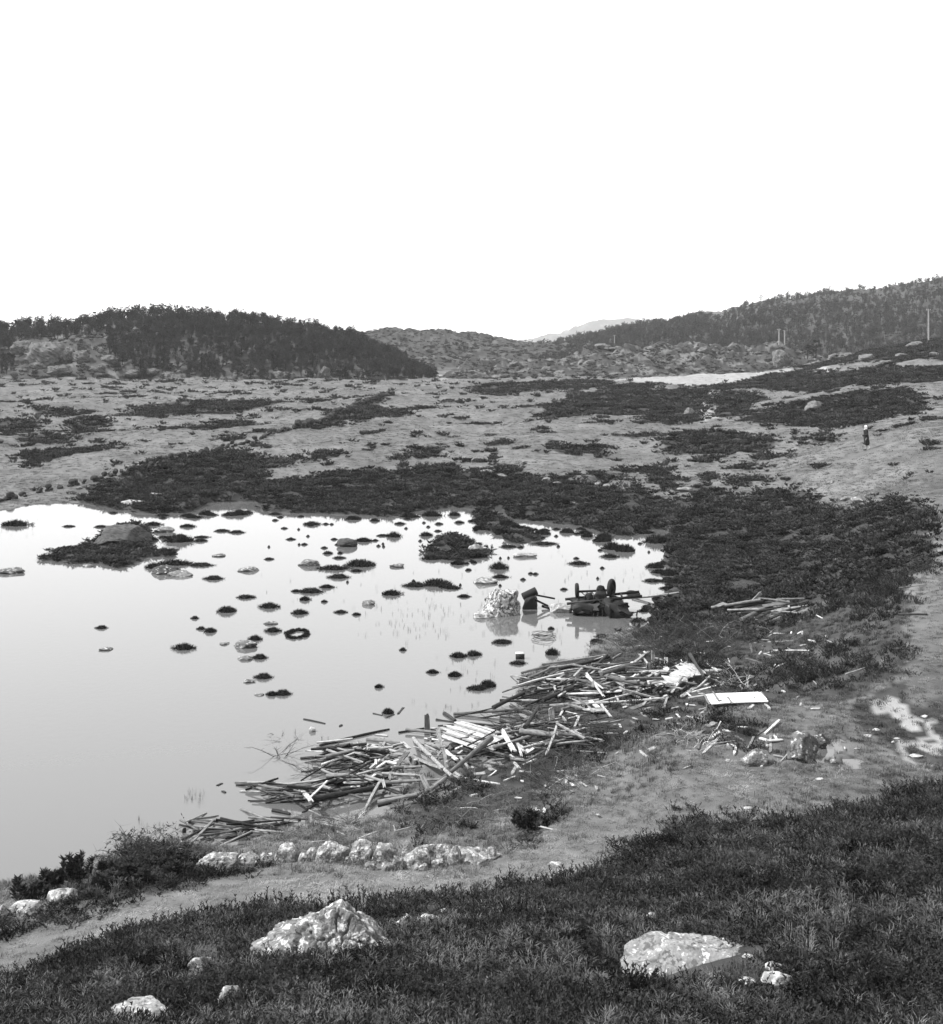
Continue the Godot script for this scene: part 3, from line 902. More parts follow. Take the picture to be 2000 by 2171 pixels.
# ------------------------------------------------------------------ rocks
func rock_mesh(size: Vector3, seed_: int, n: int, lichen := 0.3, tone := 0.2, planes: Array = [], rough := 0.09) -> ArrayMesh:
	var r := RandomNumberGenerator.new()
	r.seed = seed_
	var cut := planes.duplicate()
	if cut.is_empty():
		for i in 11:
			var v := Vector3(r.randfn(), r.randfn() * 0.8 + 0.2, r.randfn()).normalized()
			cut.append([v, r.randf_range(0.68, 1.0)])
	var off := Vector3(r.randf(), r.randf(), r.randf()) * 200.0
	var verts := PackedVector3Array()
	var cols := PackedColorArray()
	var idx := PackedInt32Array()
	var seen := {}
	var big := maxf(size.x, size.z)
	for f in 6:
		var ids := []
		for j in n + 1:
			for i in n + 1:
				var a := tan((float(i) / n - 0.5) * PI * 0.5)
				var b := tan((float(j) / n - 0.5) * PI * 0.5)
				var d := Vector3(a, b, 1.0)
				match f:
					1: d = Vector3(-a, b, -1.0)
					2: d = Vector3(1.0, b, -a)
					3: d = Vector3(-1.0, b, a)
					4: d = Vector3(a, 1.0, -b)
					5: d = Vector3(a, -1.0, b)
				d = d.normalized()
				var key := Vector3i((d * 20000.0).round())
				if not seen.has(key):
					var q := 1.2
					for c in cut:
						var t: float = d.dot(c[0])
						if t > 0.05: q = minf(q, c[1] / t)
					var w := d * q * size
					var big_n := n_rock.get_noise_3dv(w / big * 1.6 + off)
					var fine := n_rock.get_noise_3dv(w * 3.0 + off * 2.0)
					q *= 1.0 + rough * (1.2 * big_n + 0.55 * fine)
					var groove := absf(n_rock.get_noise_3dv(w * 1.7 / big * 0.8 + off * 5.0))
					q *= 1.0 - 0.9 * rough * (1.0 - smoothstep(0.0, 0.09, groove))
					q *= 1.0 + 0.35 * rough * absf(n_rock.get_noise_3dv(w * 8.0 + off))
					seen[key] = verts.size()
					verts.append(d * q * size)
					var l := n_rock.get_noise_3dv(w * 5.0 + off * 3.0) + 0.7 * n_rock.get_noise_3dv(w * 15.0 + off)
					var v := tone * (1.0 + 0.6 * fine)
					if lichen > 0.0 and l > 0.55 - lichen: v = lerpf(0.38, 0.62, clampf(l, 0.0, 1.0))
					elif l < -0.32: v = tone * 0.55
					cols.append(grey(v))
				ids.append(seen[key])
		for j in n:
			for i in n:
				var a: int = ids[j * (n + 1) + i]
				var b: int = ids[j * (n + 1) + i + 1]
				var c: int = ids[(j + 1) * (n + 1) + i]
				var e: int = ids[(j + 1) * (n + 1) + i + 1]
				idx.append_array([a, c, b, b, c, e])
	return fractured(verts, cols, idx)

func fractured(verts: PackedVector3Array, cols: PackedColorArray, idx: PackedInt32Array) -> ArrayMesh:
	# faces keep most of their own direction, so edges read as broken stone
	var nor := PackedVector3Array()
	nor.resize(verts.size())
	for i in range(0, idx.size(), 3):
		var n := (verts[idx[i + 2]] - verts[idx[i]]).cross(verts[idx[i + 1]] - verts[idx[i]])
		for k in 3: nor[idx[i + k]] += n
	var v2 := PackedVector3Array()
	var n2 := PackedVector3Array()
	var c2 := PackedColorArray()
	for i in range(0, idx.size(), 3):
		var n := (verts[idx[i + 2]] - verts[idx[i]]).cross(verts[idx[i + 1]] - verts[idx[i]]).normalized()
		for k in 3:
			v2.append(verts[idx[i + k]])
			n2.append((n * 0.65 + nor[idx[i + k]].normalized() * 0.35).normalized())
			c2.append(cols[idx[i + k]])
	var arr := []
	arr.resize(Mesh.ARRAY_MAX)
	arr[Mesh.ARRAY_VERTEX] = v2
	arr[Mesh.ARRAY_NORMAL] = n2
	arr[Mesh.ARRAY_COLOR] = c2
	var m := ArrayMesh.new()
	m.add_surface_from_arrays(Mesh.PRIMITIVE_TRIANGLES, arr)
	return m

func rock_at(u: float, v: float, w: float, h: float, called: String, label: String, group := "", lichen := 0.3, tone := 0.2, n := 9, parent: Node = null, category := "rock"):
	var p := hit(u, v + h * 0.25)
	var ppm := F / -p.z
	var tilt := (YC - p.y) / -p.z
	var wide := w / ppm * 0.5
	var deep := wide * rng.randf_range(0.6, 0.8)
	var tall := maxf(0.4 * wide, h / ppm - 1.5 * deep * tilt) + (0.14 if called == "heather_rock" else (0.1 if parent else 0.0))
	var s := Vector3(wide, tall * 0.62, deep)
	var pl := []
	if parent:
		for pn: Vector3 in [Vector3(1, 0.1, 0.1), Vector3(-1, 0.15, 0), Vector3(0.1, 1, 0.1), Vector3(0.1, 0.1, 1), Vector3(0, 0.1, -1), Vector3(0.6, 0.7, 0.3), Vector3(-0.6, 0.7, 0.2), Vector3(0, 0.6, 0.75), Vector3(-0.7, -0.2, 0.7), Vector3(0.7, 0, 0.7)]:
			pl.append([(pn + Vector3(rng.randfn(), rng.randfn(), rng.randfn()) * 0.15).normalized(), rng.randf_range(0.62, 0.85)])
		s *= 1.3
	var m := rock_mesh(s, rng.randi(), n, lichen, tone, pl)
	var at := p + Vector3(0, tall * 0.30, 0)
	if parent:
		keep(p.x, p.z + 0.05, wide * 0.6)
		part(parent, m, M.rock, "stone", at - parent.position)
		return
	keep(p.x, p.z + 0.1, wide * (1.15 if -p.z < 30.0 else 0.8))
	var o := solo(m, M.rock, called, label, category, group, at)
	o.rotation.y = rng.randf_range(-0.3, 0.3)

func foreground_rocks():
	# the big lichen-crusted boulder with a peaked back: long left flank, steep right one
	var c := hit(715, 2012)
	var pl := [[Vector3(-0.5, 0.86, -0.05).normalized(), 0.63], [Vector3(0.68, 0.72, -0.1).normalized(), 0.56], [Vector3(0.05, 0.62, 0.8).normalized(), 0.52], [Vector3(-0.35, 0.75, 0.55).normalized(), 0.60], [Vector3(0.1, 0.4, -0.9).normalized(), 0.6], [Vector3(0, -1, 0), 0.5], [Vector3(-1, 0.1, 0.2).normalized(), 1.1], [Vector3(1, 0.2, 0.1).normalized(), 0.95], [Vector3(0.4, 0.5, 0.75).normalized(), 0.62]]
	var ppm := F / -c.z
	var s := 150.0 / ppm
	solo(rock_mesh(Vector3(s, s * 0.92, s * 0.85), 31, 110, 0.28, 0.17, pl, 0.11), M.rock, "boulder", "large peaked boulder crusted with white lichen, rising from the heather beside the track", "boulder", "", c + Vector3(0.03, s * -0.06, 0.0))
	keep(c.x, c.z, s * 0.6); keep(c.x - 0.6, c.z, s * 0.4); keep(c.x + 0.5, c.z, s * 0.4)
	var g := "low rocks breaking through the near heather"
	var R := Vector2(0, 1720)
	for a in [[1590, 455, 80, 62, "pale humped rock just right of the peaked boulder in the heather"], [1680, 440, 90, 44, ""], [1740, 415, 34, 34, ""], [1365, 550, 70, 44, "small white rock at the foot of the peaked boulder"], [800, 618, 105, 60, ""], [900, 745, 85, 74, ""], [565, 800, 230, 120, "broad streaked boulder half sunk in heather with a dark cracked top"]]:
		rock_at(R.x + a[0] / 1.848, R.y + a[1] / 1.848, a[2] / 1.848, a[3] / 1.848, "heather_rock", a[4] if a[4] else "low lichen-spotted rock showing through the near heather", "" if a[4] else g, 0.33, 0.24, 20)
	rock_at(100 / 1.848, R.y + 372 / 1.848, 120 / 1.848, 62 / 1.848, "shore_boulder", "rounded pale boulder beside the juniper bushes at the water", "", 0.25, 0.28, 18)
	rock_at(240 / 1.848, R.y + 325 / 1.848, 120 / 1.848, 72 / 1.848, "shore_boulder", "angular light boulder behind the rounded one by the juniper bushes", "", 0.3, 0.26, 18)
	rock_at(2, R.y + 400 / 1.848, 30, 36, "shore_boulder", "white cracked boulder at the end of the shore bushes", "", 0.4, 0.3, 16)
	# the flat slab in the right foreground
	var q := hit(1462, 2042)
	ppm = F / -q.z
	s = 138.0 / ppm
	var sp := [[Vector3(-0.06, 0.8, 0.6).normalized(), 0.27], [Vector3(-0.6, 0.8, 0.1).normalized(), 0.55], [Vector3(0.1, 1.0, -0.15).normalized(), 0.42], [Vector3(0, -1, 0), 0.5], [Vector3(-0.9, 0.25, 0.2).normalized(), 0.92], [Vector3(0.8, 0.1, 0.6).normalized(), 0.8], [Vector3(0.9, 0.2, -0.3).normalized(), 1.0], [Vector3(0.1, 0.3, 0.95).normalized(), 0.62], [Vector3(-0.55, 0.2, 0.8).normalized(), 0.7], [Vector3(0, 0.2, -1).normalized(), 0.75]]
	solo(rock_mesh(Vector3(s, s * 0.75, s * 0.95), 33, 90, 0.12, 0.23, sp, 0.07), M.rock, "rock_slab", "wide smooth pale rock slab tilted out of the heather", "rock", "", q + Vector3(0.05, -0.04, 0.1))
	keep(q.x, q.z + 0.15, s * 0.7); keep(q.x - 0.4, q.z + 0.1, s * 0.5); keep(q.x + 0.4, q.z + 0.1, s * 0.5)
	R = Vector2(1000, 1620)
	for a in [[1085, 845, 66, 34], [960, 830, 66, 28], [1200, 832, 120, 66], [1190, 792, 66, 44], [1080, 750, 44, 22], [1085, 940, 30, 36], [1150, 910, 28, 14], [935, 875, 36, 22], [1000, 885, 60, 12]]:
		rock_at(R.x + a[0] / 1.848, R.y + a[1] / 1.848, a[2] / 1.848, a[3] / 1.848, "loose_stone", "small pale stone lying in the heather below the smooth slab", "loose stones below the smooth slab", 0.25, 0.24, 12)
	for a in [[330, 390, 62, 26], [1090, 172, 40, 14], [1040, 182, 26, 10], [275, 575, 40, 30], [310, 575, 30, 20], [705, 602, 40, 40]]:
		rock_at(R.x + a[0] / 1.848, R.y + a[1] / 1.848, a[2] / 1.848, a[3] / 1.848, "track_stone", "small flat stone at the edge of the grassy track", "stones along the grassy track", 0.3, 0.25, 10)
	# boulders of the little culvert by the pool
	rock_at(1700, 1592, 66, 66, "culvert_boulder", "big rounded boulder overhanging the small pool by the track", "", 0.15, 0.16, 22)
	rock_at(1605, 1610, 56, 40, "culvert_boulder", "mottled oval boulder left of the pool, sunk in turf", "", 0.22, 0.2, 18)
	rock_at(1735, 1572, 50, 34, "culvert_boulder", "dark boulder behind the overhanging one at the pool", "", 0.1, 0.1, 16)
	for a in [[610, 605, 70, 60], [880, 460, 60, 18], [690, 500, 30, 30], [460, 795, 80, 36], [1000, 310, 80, 40], [1095, 250, 90, 14], [1330, 345, 60, 30], [1540, 540, 160, 50], [1290, 385, 40, 30], [1640, 100, 80, 40]]:
		rock_at(1650 + a[0] / 5.28, 1500 + a[1] / 5.28, a[2] / 5.28, a[3] / 5.28, "pool_stone", "small white stone on the trodden ground beside the pool", "stones on the trodden ground by the pool", 0.5, 0.35, 8)

func shore_wall():
	var c := hit(780, 1845)
	var w := base("shore_wall", "tumbled row of lichened field stones between the track and the wreckage", "stone wall", "", c)
	for a in [[165, 140, 190, 110], [330, 130, 140, 62], [440, 125, 70, 56], [560, 100, 140, 96], [690, 100, 60, 46], [800, 100, 155, 112], [965, 95, 135, 112], [1095, 100, 135, 94], [1168, 148, 58, 66], [1222, 100, 70, 92], [1278, 130, 135, 100], [1340, 75, 110, 66], [1430, 85, 90, 76], [1392, 145, 74, 34], [1492, 112, 70, 92], [1595, 100, 210, 84], [1020, 160, 66, 34], [1110, 165, 66, 28], [1312, 167, 46, 18], [640, 120, 60, 40], [505, 120, 50, 50], [890, 140, 40, 40], [1700, 95, 50, 40]]:
		rock_at(400 + a[0] / 2.64, 1780 + a[1] / 2.64, a[2] / 2.64, a[3] / 2.64, "stone", "", "", 0.3, 0.22, 24, w)

func field_wall():
	var pts := []
	for a in [[-60, 872], [0, 860], [100, 835], [200, 815], [330, 790], [450, 755], [600, 725], [750, 680], [900, 645], [1050, 605], [1200, 565], [1300, 530], [1400, 480], [1500, 447], [1545, 440]]:
		pts.append(hit(a[0] / 1.848, 600 + a[1] / 1.848))
	var o := base("field_wall", "low dark dry-stone wall running diagonally across the far pasture", "stone wall", "", pts[5])
	var ms := []
	for i in 8: ms.append(rock_mesh(Vector3(0.34, 0.24, 0.3), 400 + i, 4, 0.0, 0.06))
	var made := 0
	for i in pts.size() - 1:
		var a: Vector3 = pts[i]
		var b: Vector3 = pts[i + 1]
		var n := clampi(int(a.distance_to(b) / 0.75), 3, 26)
		for k in n:
			var q := a.lerp(b, (k + rng.randf()) / n)
			for layer in (2 if rng.randf() < 0.6 else 1):
				if made >= 296: break
				var s := rng.randf_range(0.5, 1.0) * (1.0 if q.z > -150.0 else 1.6)
				var e := part(o, ms[rng.randi() % 8], M.rock, "stone", Vector3(q.x + rng.randf_range(-0.3, 0.3), surface(q.x, q.z) + 0.12 + layer * 0.33 * s, q.z) - o.position)
				e.rotation = Vector3(rng.randf_range(-0.3, 0.3), rng.randf() * TAU, rng.randf_range(-0.3, 0.3))
				e.scale = Vector3.ONE * s
				made += 1

func far_rock(u: float, v: float, w: float, h: float, d: float, label: String, group: String, tone := 0.2):
	var p := at_distance(u, v + h * 0.3, d)
	var s := w / F * d * 0.5
	var t := maxf(h / F * d * 0.75, s * 0.3)
	solo(rock_mesh(Vector3(s, t, s * 0.8), rng.randi(), 12, 0.0, tone, [], 0.2), M.rock, "outcrop", label, "rock", group, p)

func field_rocks():
	for a in [[525, 860, 84, 22, "pale flat rock on the far shore beside the reedy bank"], [612, 830, 62, 18, "thin pale rock lying in the heather above the far shore"]]:
		rock_at(a[0] / 1.848, 600 + a[1] / 1.848, a[2] / 1.848, a[3] / 1.848, "field_rock", a[4], "", 0.3, 0.3, 10)
	for a in [[1342, 562, 76, 38, "rounded pale rock sitting in the dark heather patch behind the walker"], [850, 582, 44, 26, "pale rock at the edge of the heather patch by the bare path"]]:
		rock_at(1000 + a[0] / 1.848, 560 + a[1] / 1.848, a[2] / 1.848, a[3] / 1.848, "field_rock", a[4], "", 0.0, 0.18, 10)
	for a in [[65, 815, 64, 20], [120, 828, 40, 14], [300, 845, 40, 16], [340, 860, 40, 14], [495, 865, 34, 18], [545, 870, 60, 10], [600, 878, 40, 10], [840, 885, 70, 14], [1470, 920, 50, 22], [1520, 925, 60, 26], [1560, 905, 40, 18], [530, 545, 16, 10], [1205, 742, 24, 12], [870, 770, 30, 14], [20, 800, 40, 12], [1410, 855, 30, 14]]:
		rock_at(1000 + a[0] / 1.848, 560 + a[1] / 1.848, a[2] / 1.848, a[3] / 1.848, "pasture_stone", "half-buried stone along the edge of the pasture and the heather", "stones between pasture and heather", 0.05, 0.2, 7)
	for a in [[170, 255, 150, 74], [320, 288, 76, 38], [88, 242, 84, 34], [265, 268, 56, 34]]:
		far_rock(a[0] / 1.848, 600 + a[1] / 1.848, a[2] / 1.848, a[3] / 1.848, 352.0, "bare pale rock knoll at the foot of the wooded hill", "bare knolls below the wood", 0.15)
	for a in [[670, 368, 116, 52], [790, 390, 66, 32], [1110, 362, 84, 40], [870, 388, 64, 38], [430, 292, 60, 20], [1275, 342, 40, 26], [230, 335, 90, 24], [390, 330, 60, 18], [520, 350, 80, 24], [1200, 385, 60, 20], [1000, 375, 50, 20], [1330, 395, 50, 16], [600, 340, 50, 16], [150, 320, 70, 16]]:
		far_rock(a[0] / 1.848, 600 + a[1] / 1.848, a[2] / 1.848, a[3] / 1.848, 338.0, "grey outcrop along the lower edge of the hillside wood", "outcrops below the hillside wood", 0.13)
	for a in [[1210, 362, 60, 44], [1550, 370, 64, 26], [1625, 386, 56, 18], [1455, 356, 100, 20], [1735, 318, 70, 22], [1680, 360, 50, 18], [1600, 335, 60, 16], [1820, 355, 60, 16]]:
		var p := hit(1000 + a[0] / 1.848, 560 + a[1] / 1.848)
		if p.z < -400.0: far_rock(1000 + a[0] / 1.848, 560 + a[1] / 1.848, a[2] / 1.848, a[3] / 1.848, 325.0, "smooth pale rock face on the heathery knoll below the poles", "rock faces on the knoll", 0.16)
		else: rock_at(1000 + a[0] / 1.848, 560 + a[1] / 1.848, a[2] / 1.848, a[3] / 1.848, "outcrop", "smooth pale rock face on the heathery knoll below the poles", "rock faces on the knoll", 0.0, 0.16, 8)
	# broken rocks of the long ridge
	for i in 60:
		var u := rng.randf_range(960, 1740)
		var t := rng.randf_range(0.03, 0.9)
		var p := hill_point("ridge", u, t)
		var s := rng.randf_range(0.7, 2.4)
		var o := solo(rock_mesh(Vector3(s, s * rng.randf_range(0.3, 0.6), s * 0.8), rng.randi(), 7, 0.0, rng.randf_range(0.08, 0.17), [], 0.2), M.rock, "ridge_rock", "%s %s rock on the long low ridge beyond the meadow" % ["small" if s < 1.2 else ("large" if s > 1.9 else "broken"), "flat grey" if rng.randf() < 0.5 else "angular grey"], "rock", "rocks of the long ridge", p)
		o.rotation.y = rng.randf() * TAU

# ------------------------------------------------------------------ in the water
func tussock_mesh(seed_: int) -> ArrayMesh:
	# peaty foot with a dome of heather and grass, 1 m across
	var r := RandomNumberGenerator.new()
	r.seed = seed_
	var st := SurfaceTool.new()
	st.begin(Mesh.PRIMITIVE_TRIANGLES)
	var rings := []
	for j in 6:
		var t := j / 5.0
		var ring := []
		for k in 14:
			var a := TAU * k / 14.0
			var q := (cos(t * PI * 0.5) * 0.42 + 0.02) * (1.0 + 0.8 * n_rock.get_noise_2d(cos(a) * 1.7 + seed_ * 7.0, sin(a) * 1.7))
			ring.append(Vector3(cos(a) * q, -0.15 + 0.29 * sin(t * PI * 0.5) * (1.0 + 0.35 * n_rock.get_noise_2d(cos(a) * 2.0 + seed_, sin(a) * 2.0)), sin(a) * q * 0.8))
		rings.append(ring)
	for j in 5:
		for k in 14:
			var k2 := (k + 1) % 14
			for p in [rings[j][k], rings[j][k2], rings[j + 1][k], rings[j][k2], rings[j + 1][k2], rings[j + 1][k]]:
				st.set_color(grey(0.7)); st.set_normal(Vector3(p.x, p.y + 0.15, p.z).normalized()); st.add_vertex(p)
	for i in 520:
		var a := r.randf() * TAU
		var q := sqrt(r.randf())
		var bulge := 1.0 + 0.8 * n_rock.get_noise_2d(cos(a) * 1.7 + seed_ * 7.0, sin(a) * 1.7)
		var o := Vector3(cos(a) * 0.42 * q * bulge, -0.03 + 0.15 * (1.0 - q * q), sin(a) * 0.335 * q * bulge)
		var dir := Vector3(cos(a) * q * 0.9 + r.randf_range(-0.5, 0.5), r.randf_range(0.5, 1.2), sin(a) * q * 0.9 + r.randf_range(-0.5, 0.5)).normalized()
		var l := r.randf_range(0.05, 0.17)
		quad(st, o, o + dir * l, 0.014, 0.005, dir.cross(Vector3(r.randf_range(-1, 1), r.randf_range(-1, 1), r.randf_range(-1, 1))), r.randf_range(0.5, 1.0), r.randf_range(0.8, 1.5))
	return st.commit()

func water_rocks_and_tussocks():
	var ms := []
	for i in 7: ms.append(tussock_mesh(300 + i))
	var tm: StandardMaterial3D = mat(0.02, 0.85, null, Vector3.ONE, true)
	var T := [[60, 165, 115, 34], [270, 176, 46, 10], [395, 177, 50, 13], [445, 124, 36, 8], [600, 167, 70, 22], [700, 225, 115, 46], [790, 218, 62, 12], [600, 332, 62, 32], [690, 318, 130, 30], [790, 326, 100, 18], [840, 378, 74, 22], [830, 131, 46, 14], [870, 193, 60, 14], [930, 198, 60, 16], [1140, 227, 36, 10], [1225, 165, 64, 22], [1425, 230, 72, 24], [1500, 212, 50, 12], [1545, 210, 54, 34], [1670, 208, 48, 26], [1055, 305, 36, 8], [1285, 280, 36, 18], [1330, 299, 48, 14], [1310, 338, 120, 26], [1410, 322, 120, 40], [1395, 350, 50, 14], [1330, 372, 80, 24], [1220, 428, 100, 26], [1280, 412, 60, 20], [1160, 430, 40, 12], [1195, 460, 44, 24], [965, 452, 70, 20], [1055, 487, 80, 30], [888, 503, 74, 34], [765, 535, 30, 14], [1175, 512, 62, 28], [1272, 471, 24, 12], [1335, 511, 52, 16], [1397, 521, 32, 14], [1535, 437, 80, 30], [1630, 405, 90, 26], [1710, 398, 120, 40], [1760, 412, 70, 24], [790, 576, 34, 16], [824, 584, 48, 26], [400, 573, 46, 12], [720, 648, 90, 32], [1070, 582, 64, 26], [1000, 614, 54, 28], [1020, 687, 58, 26], [1035, 763, 68, 28], [1065, 832, 50, 24], [1110, 828, 66, 28], [1580, 661, 26, 10], [1485, 803, 36, 22], [1695, 746, 42, 18], [1780, 757, 52, 26], [1520, 902, 46, 32], [1820, 450, 46, 14], [1605, 135, 80, 24], [1690, 128, 80, 34], [1780, 128, 44, 26], [1720, 166, 30, 14], [1800, 160, 36, 16], [1690, 300, 80, 24], [1795, 320, 50, 24]]
	for a in T: tussock(a[0] / 1.848, 1020 + a[1] / 1.848, a[2] / 1.848, a[3] / 1.848, ms, tm)
	for a in [[120, 290, 50, 24], [265, 302, 64, 38], [270, 339, 58, 18], [235, 419, 42, 16], [140, 409, 42, 13], [430, 221, 82, 15], [550, 291, 72, 18], [660, 266, 64, 18], [670, 232, 80, 40], [715, 240, 70, 40], [820, 301, 68, 26], [830, 207, 94, 46], [870, 323, 54, 34], [815, 353, 68, 17], [640, 197, 64, 36], [570, 182, 54, 20], [275, 571, 72, 20], [120, 619, 62, 28], [176, 613, 52, 28], [455, 608, 50, 36], [335, 646, 56, 18], [190, 735, 70, 24], [225, 722, 60, 36], [110, 686, 42, 24], [30, 678, 42, 18], [452, 524, 22, 18], [640, 551, 64, 16], [612, 576, 46, 14], [762, 495, 54, 24], [200, 165, 60, 30], [110, 118, 32, 18], [300, 232, 60, 14], [400, 200, 50, 14], [105, 380, 50, 14]]:
		tussock(900 + a[0] / 1.68, 1020 + a[1] / 1.68, a[2] / 1.68, a[3] / 1.68, ms, tm)
	var edge := [[390, 1090], [500, 1078], [600, 1092], [760, 1098], [830, 1104], [960, 1084], [1040, 1092], [1138, 1114], [1221, 1120], [1281, 1138], [1376, 1126], [1424, 1132], [1406, 1185], [1424, 1215], [1440, 1240], [1415, 1262], [1380, 1290]]
	for i in 46:
		var e := rng.randi() % (edge.size() - 1)
		var f := rng.randf()
		var w := rng.randf_range(12, 40)
		tussock(lerpf(edge[e][0], edge[e + 1][0], f) - (12.0 if e > 11 else 0.0) + rng.randf_range(-10, 4), lerpf(edge[e][1], edge[e + 1][1], f) + (rng.randf_range(-2, 16) if e < 12 else rng.randf_range(-6, 6)), w, w * rng.randf_range(0.3, 0.5), ms, tm)
	for i in 16:
		var w := rng.randf_range(14, 40)
		tussock(rng.randf_range(290, 430), rng.randf_range(1090, 1150), w, w * 0.35, ms, tm)
	for i in 110:
		var w := rng.randf_range(5, 15)
		var tu := rng.randf_range(560, 1420)
		var tv := 1105.0 + absf(rng.randfn()) * 75.0
		if n_patch.get_noise_2d(tu * 0.2, tv * 0.5) < -0.1 or tv > 1270.0: continue
		var at := at_level(tu, tv, 0.0)
		if ground(at.x, at.z) > -0.2: continue
		tussock(tu, tv, w, w * rng.randf_range(0.3, 0.5), ms, tm)
	# ring-shaped one, open in the middle
	var c := at_level(631, 1345, 0.0)
	var ring := base("ring_tussock", "ring-shaped tussock with open water in its middle", "tussock", "", c)
	for k in 11:
		var an := TAU * k / 11.0
		var e := part(ring, ms[k % 7], tm, "tuft", Vector3(cos(an) * 0.42, 0, sin(an) * 0.75))
		e.scale = Vector3(0.36, 0.5, 0.36) * rng.randf_range(0.8, 1.2)
		e.rotation.y = rng.randf() * TAU
	for a in [[45, 352, 104, 26, "long low rock with a grassy back at the open end of the flood", 0.2, 0.14], [640, 192, 74, 28, "flat grey rock behind the rocky islet", 0.1, 0.2], [490, 212, 200, 90, "big weathered outcrop forming the back of the rocky islet", 0.0, 0.1], [430, 235, 110, 50, "lower shelf of rock in front of the islet outcrop", 0.0, 0.09], [665, 264, 74, 26, "smooth grey rock on the spit of the rocky islet", 0.1, 0.22], [660, 348, 110, 40, "dark mossy rock at the tip of the islet spit", 0.05, 0.09], [702, 362, 96, 28, "flat pale slab at the tip of the islet spit", 0.1, 0.2], [960, 638, 94, 40, "square grey rock with a tussock growing behind it", 0.15, 0.17], [1355, 245, 78, 36, "dark domed rock amid white water near the far heather", 0.0, 0.08], [1215, 320, 84, 34, "pale wedge rock left of the long dark tussock", 0.1, 0.2], [975, 345, 76, 22, "light grey rock with a heathery rim in open water", 0.3, 0.22]]:
		rock_at(a[0] / 1.848, 1020 + a[1] / 1.848, a[2] / 1.848, a[3] / 1.848, "flood_rock", a[4], "", a[5], a[6], 14)
	for a in [[418, 656, 52, 18], [960, 694, 64, 15], [975, 784, 48, 13], [1060, 556, 54, 16], [1447, 477, 48, 24], [880, 636, 42, 12], [1020, 836, 38, 10], [345, 330, 40, 14], [860, 290, 50, 16], [1560, 330, 60, 20]]:
		rock_at(a[0] / 1.848, 1020 + a[1] / 1.848, a[2] / 1.848, a[3] / 1.848, "awash_rock", "small rock just breaking the flooded surface", "small rocks awash", 0.2, 0.16, 8)
	for a in [[185, 240, 48, 24, "pale rounded rock in front of the heather islet"], [213, 354, 80, 32, "whitish rock between two tussocks near the wreck"], [362, 264, 76, 18, "low streaked rock in white water beyond the wreck"]]:
		rock_at(900 + a[0] / 1.68, 1020 + a[1] / 1.68, a[2] / 1.68, a[3] / 1.68, "flood_rock", a[4], "", 0.35, 0.24, 10)
	rock_at(662, 1547, 15, 13, "awash_rock", "small white stone alone in the water off the timber heap", "", 0.6, 0.5, 9)

func tussock(u: float, v: float, w: float, h: float, ms: Array, tm: Material):
	var p := at_level(u, v + h * 0.25, 0.0)
	var y := ground(p.x, p.z)
	var ppm := F / -p.z
	var wide := w / ppm * 1.02
	var o := solo(ms[rng.randi() % 7], tm, "tussock", "%s tussock %s" % ["small dark" if w < 22 else ("large spreading dark" if w > 46 else ("tall shaggy dark" if h > 13 else "low dark")), near_word(u, v)], "tussock", "tussocks in the flood", Vector3(p.x, maxf(y, 0.0), p.z))
	var deep := minf(wide, wide * 0.55 + 0.25)
	var tall := maxf(h / ppm / 0.36, 0.55)
	o.scale = Vector3(wide, minf(tall, 3.0), deep)

# ------------------------------------------------------------------ the wrecked vehicle
func box_mesh(size: Vector3, bevel := 0.02, dent := 0.0, seed_ := 1) -> ArrayMesh:
	# rounded, optionally dented box
	var st := SurfaceTool.new()
	st.begin(Mesh.PRIMITIVE_TRIANGLES)
	st.set_smooth_group(0)
	var n := 6 if dent > 0.0 else 2
	var h := size * 0.5
	for f in 6:
		for j in n:
			for i in n:
				var q := []
				for c in [[0, 0], [1, 0], [1, 1], [0, 1]]:
					var a := (float(i + c[0]) / n) * 2 - 1
					var b := (float(j + c[1]) / n) * 2 - 1
					var d := Vector3(a, b, 1)
					match f:
						1: d = Vector3(-a, b, -1)
						2: d = Vector3(1, b, -a)
						3: d = Vector3(-1, b, a)
						4: d = Vector3(a, 1, -b)
						5: d = Vector3(a, -1, b)
					var p := d * h
					var inner := p.clamp(-h + Vector3.ONE * bevel, h - Vector3.ONE * bevel)
					if p != inner: p = inner + (p - inner).normalized() * bevel
					if dent > 0.0: p += Vector3(n_rock.get_noise_3dv(p * 1.3 + Vector3.ONE * seed_), n_rock.get_noise_3dv(p * 1.3 + Vector3.ONE * (seed_ + 9)), n_rock.get_noise_3dv(p * 1.3 + Vector3.ONE * (seed_ + 19))) * dent
					q.append(p)
				for k in [0, 2, 1, 0, 3, 2]: st.add_vertex(q[k])
	st.set_smooth_group(-1)
	st.generate_normals()
	return st.commit()

func bar(parent: Node, a: Vector3, b: Vector3, t: Vector2, m: Material, called: String):
	var o := part(parent, box_mesh(Vector3(a.distance_to(b), t.x, t.y), 0.012), m, called, (a + b) * 0.5)
	o.basis = along(b - a)
	return o

func along(d: Vector3, roll := 0.0) -> Basis:
	var x := d.normalized()
	var z := x.cross(Vector3.UP)
	if z.length() < 0.05: z = Vector3(0, 0, 1)
	z = z.normalized()
	return Basis(x, z.cross(x), z) * Basis(Vector3.RIGHT, roll)

func rod(parent: Node, a: Vector3, b: Vector3, r: float, m: Material, called: String):
	var st := SurfaceTool.new()
	st.begin(Mesh.PRIMITIVE_TRIANGLES)
	tube(st, [Vector3.ZERO, b - a], [r, r], 10)
	return part(parent, st.commit(), m, called, a)

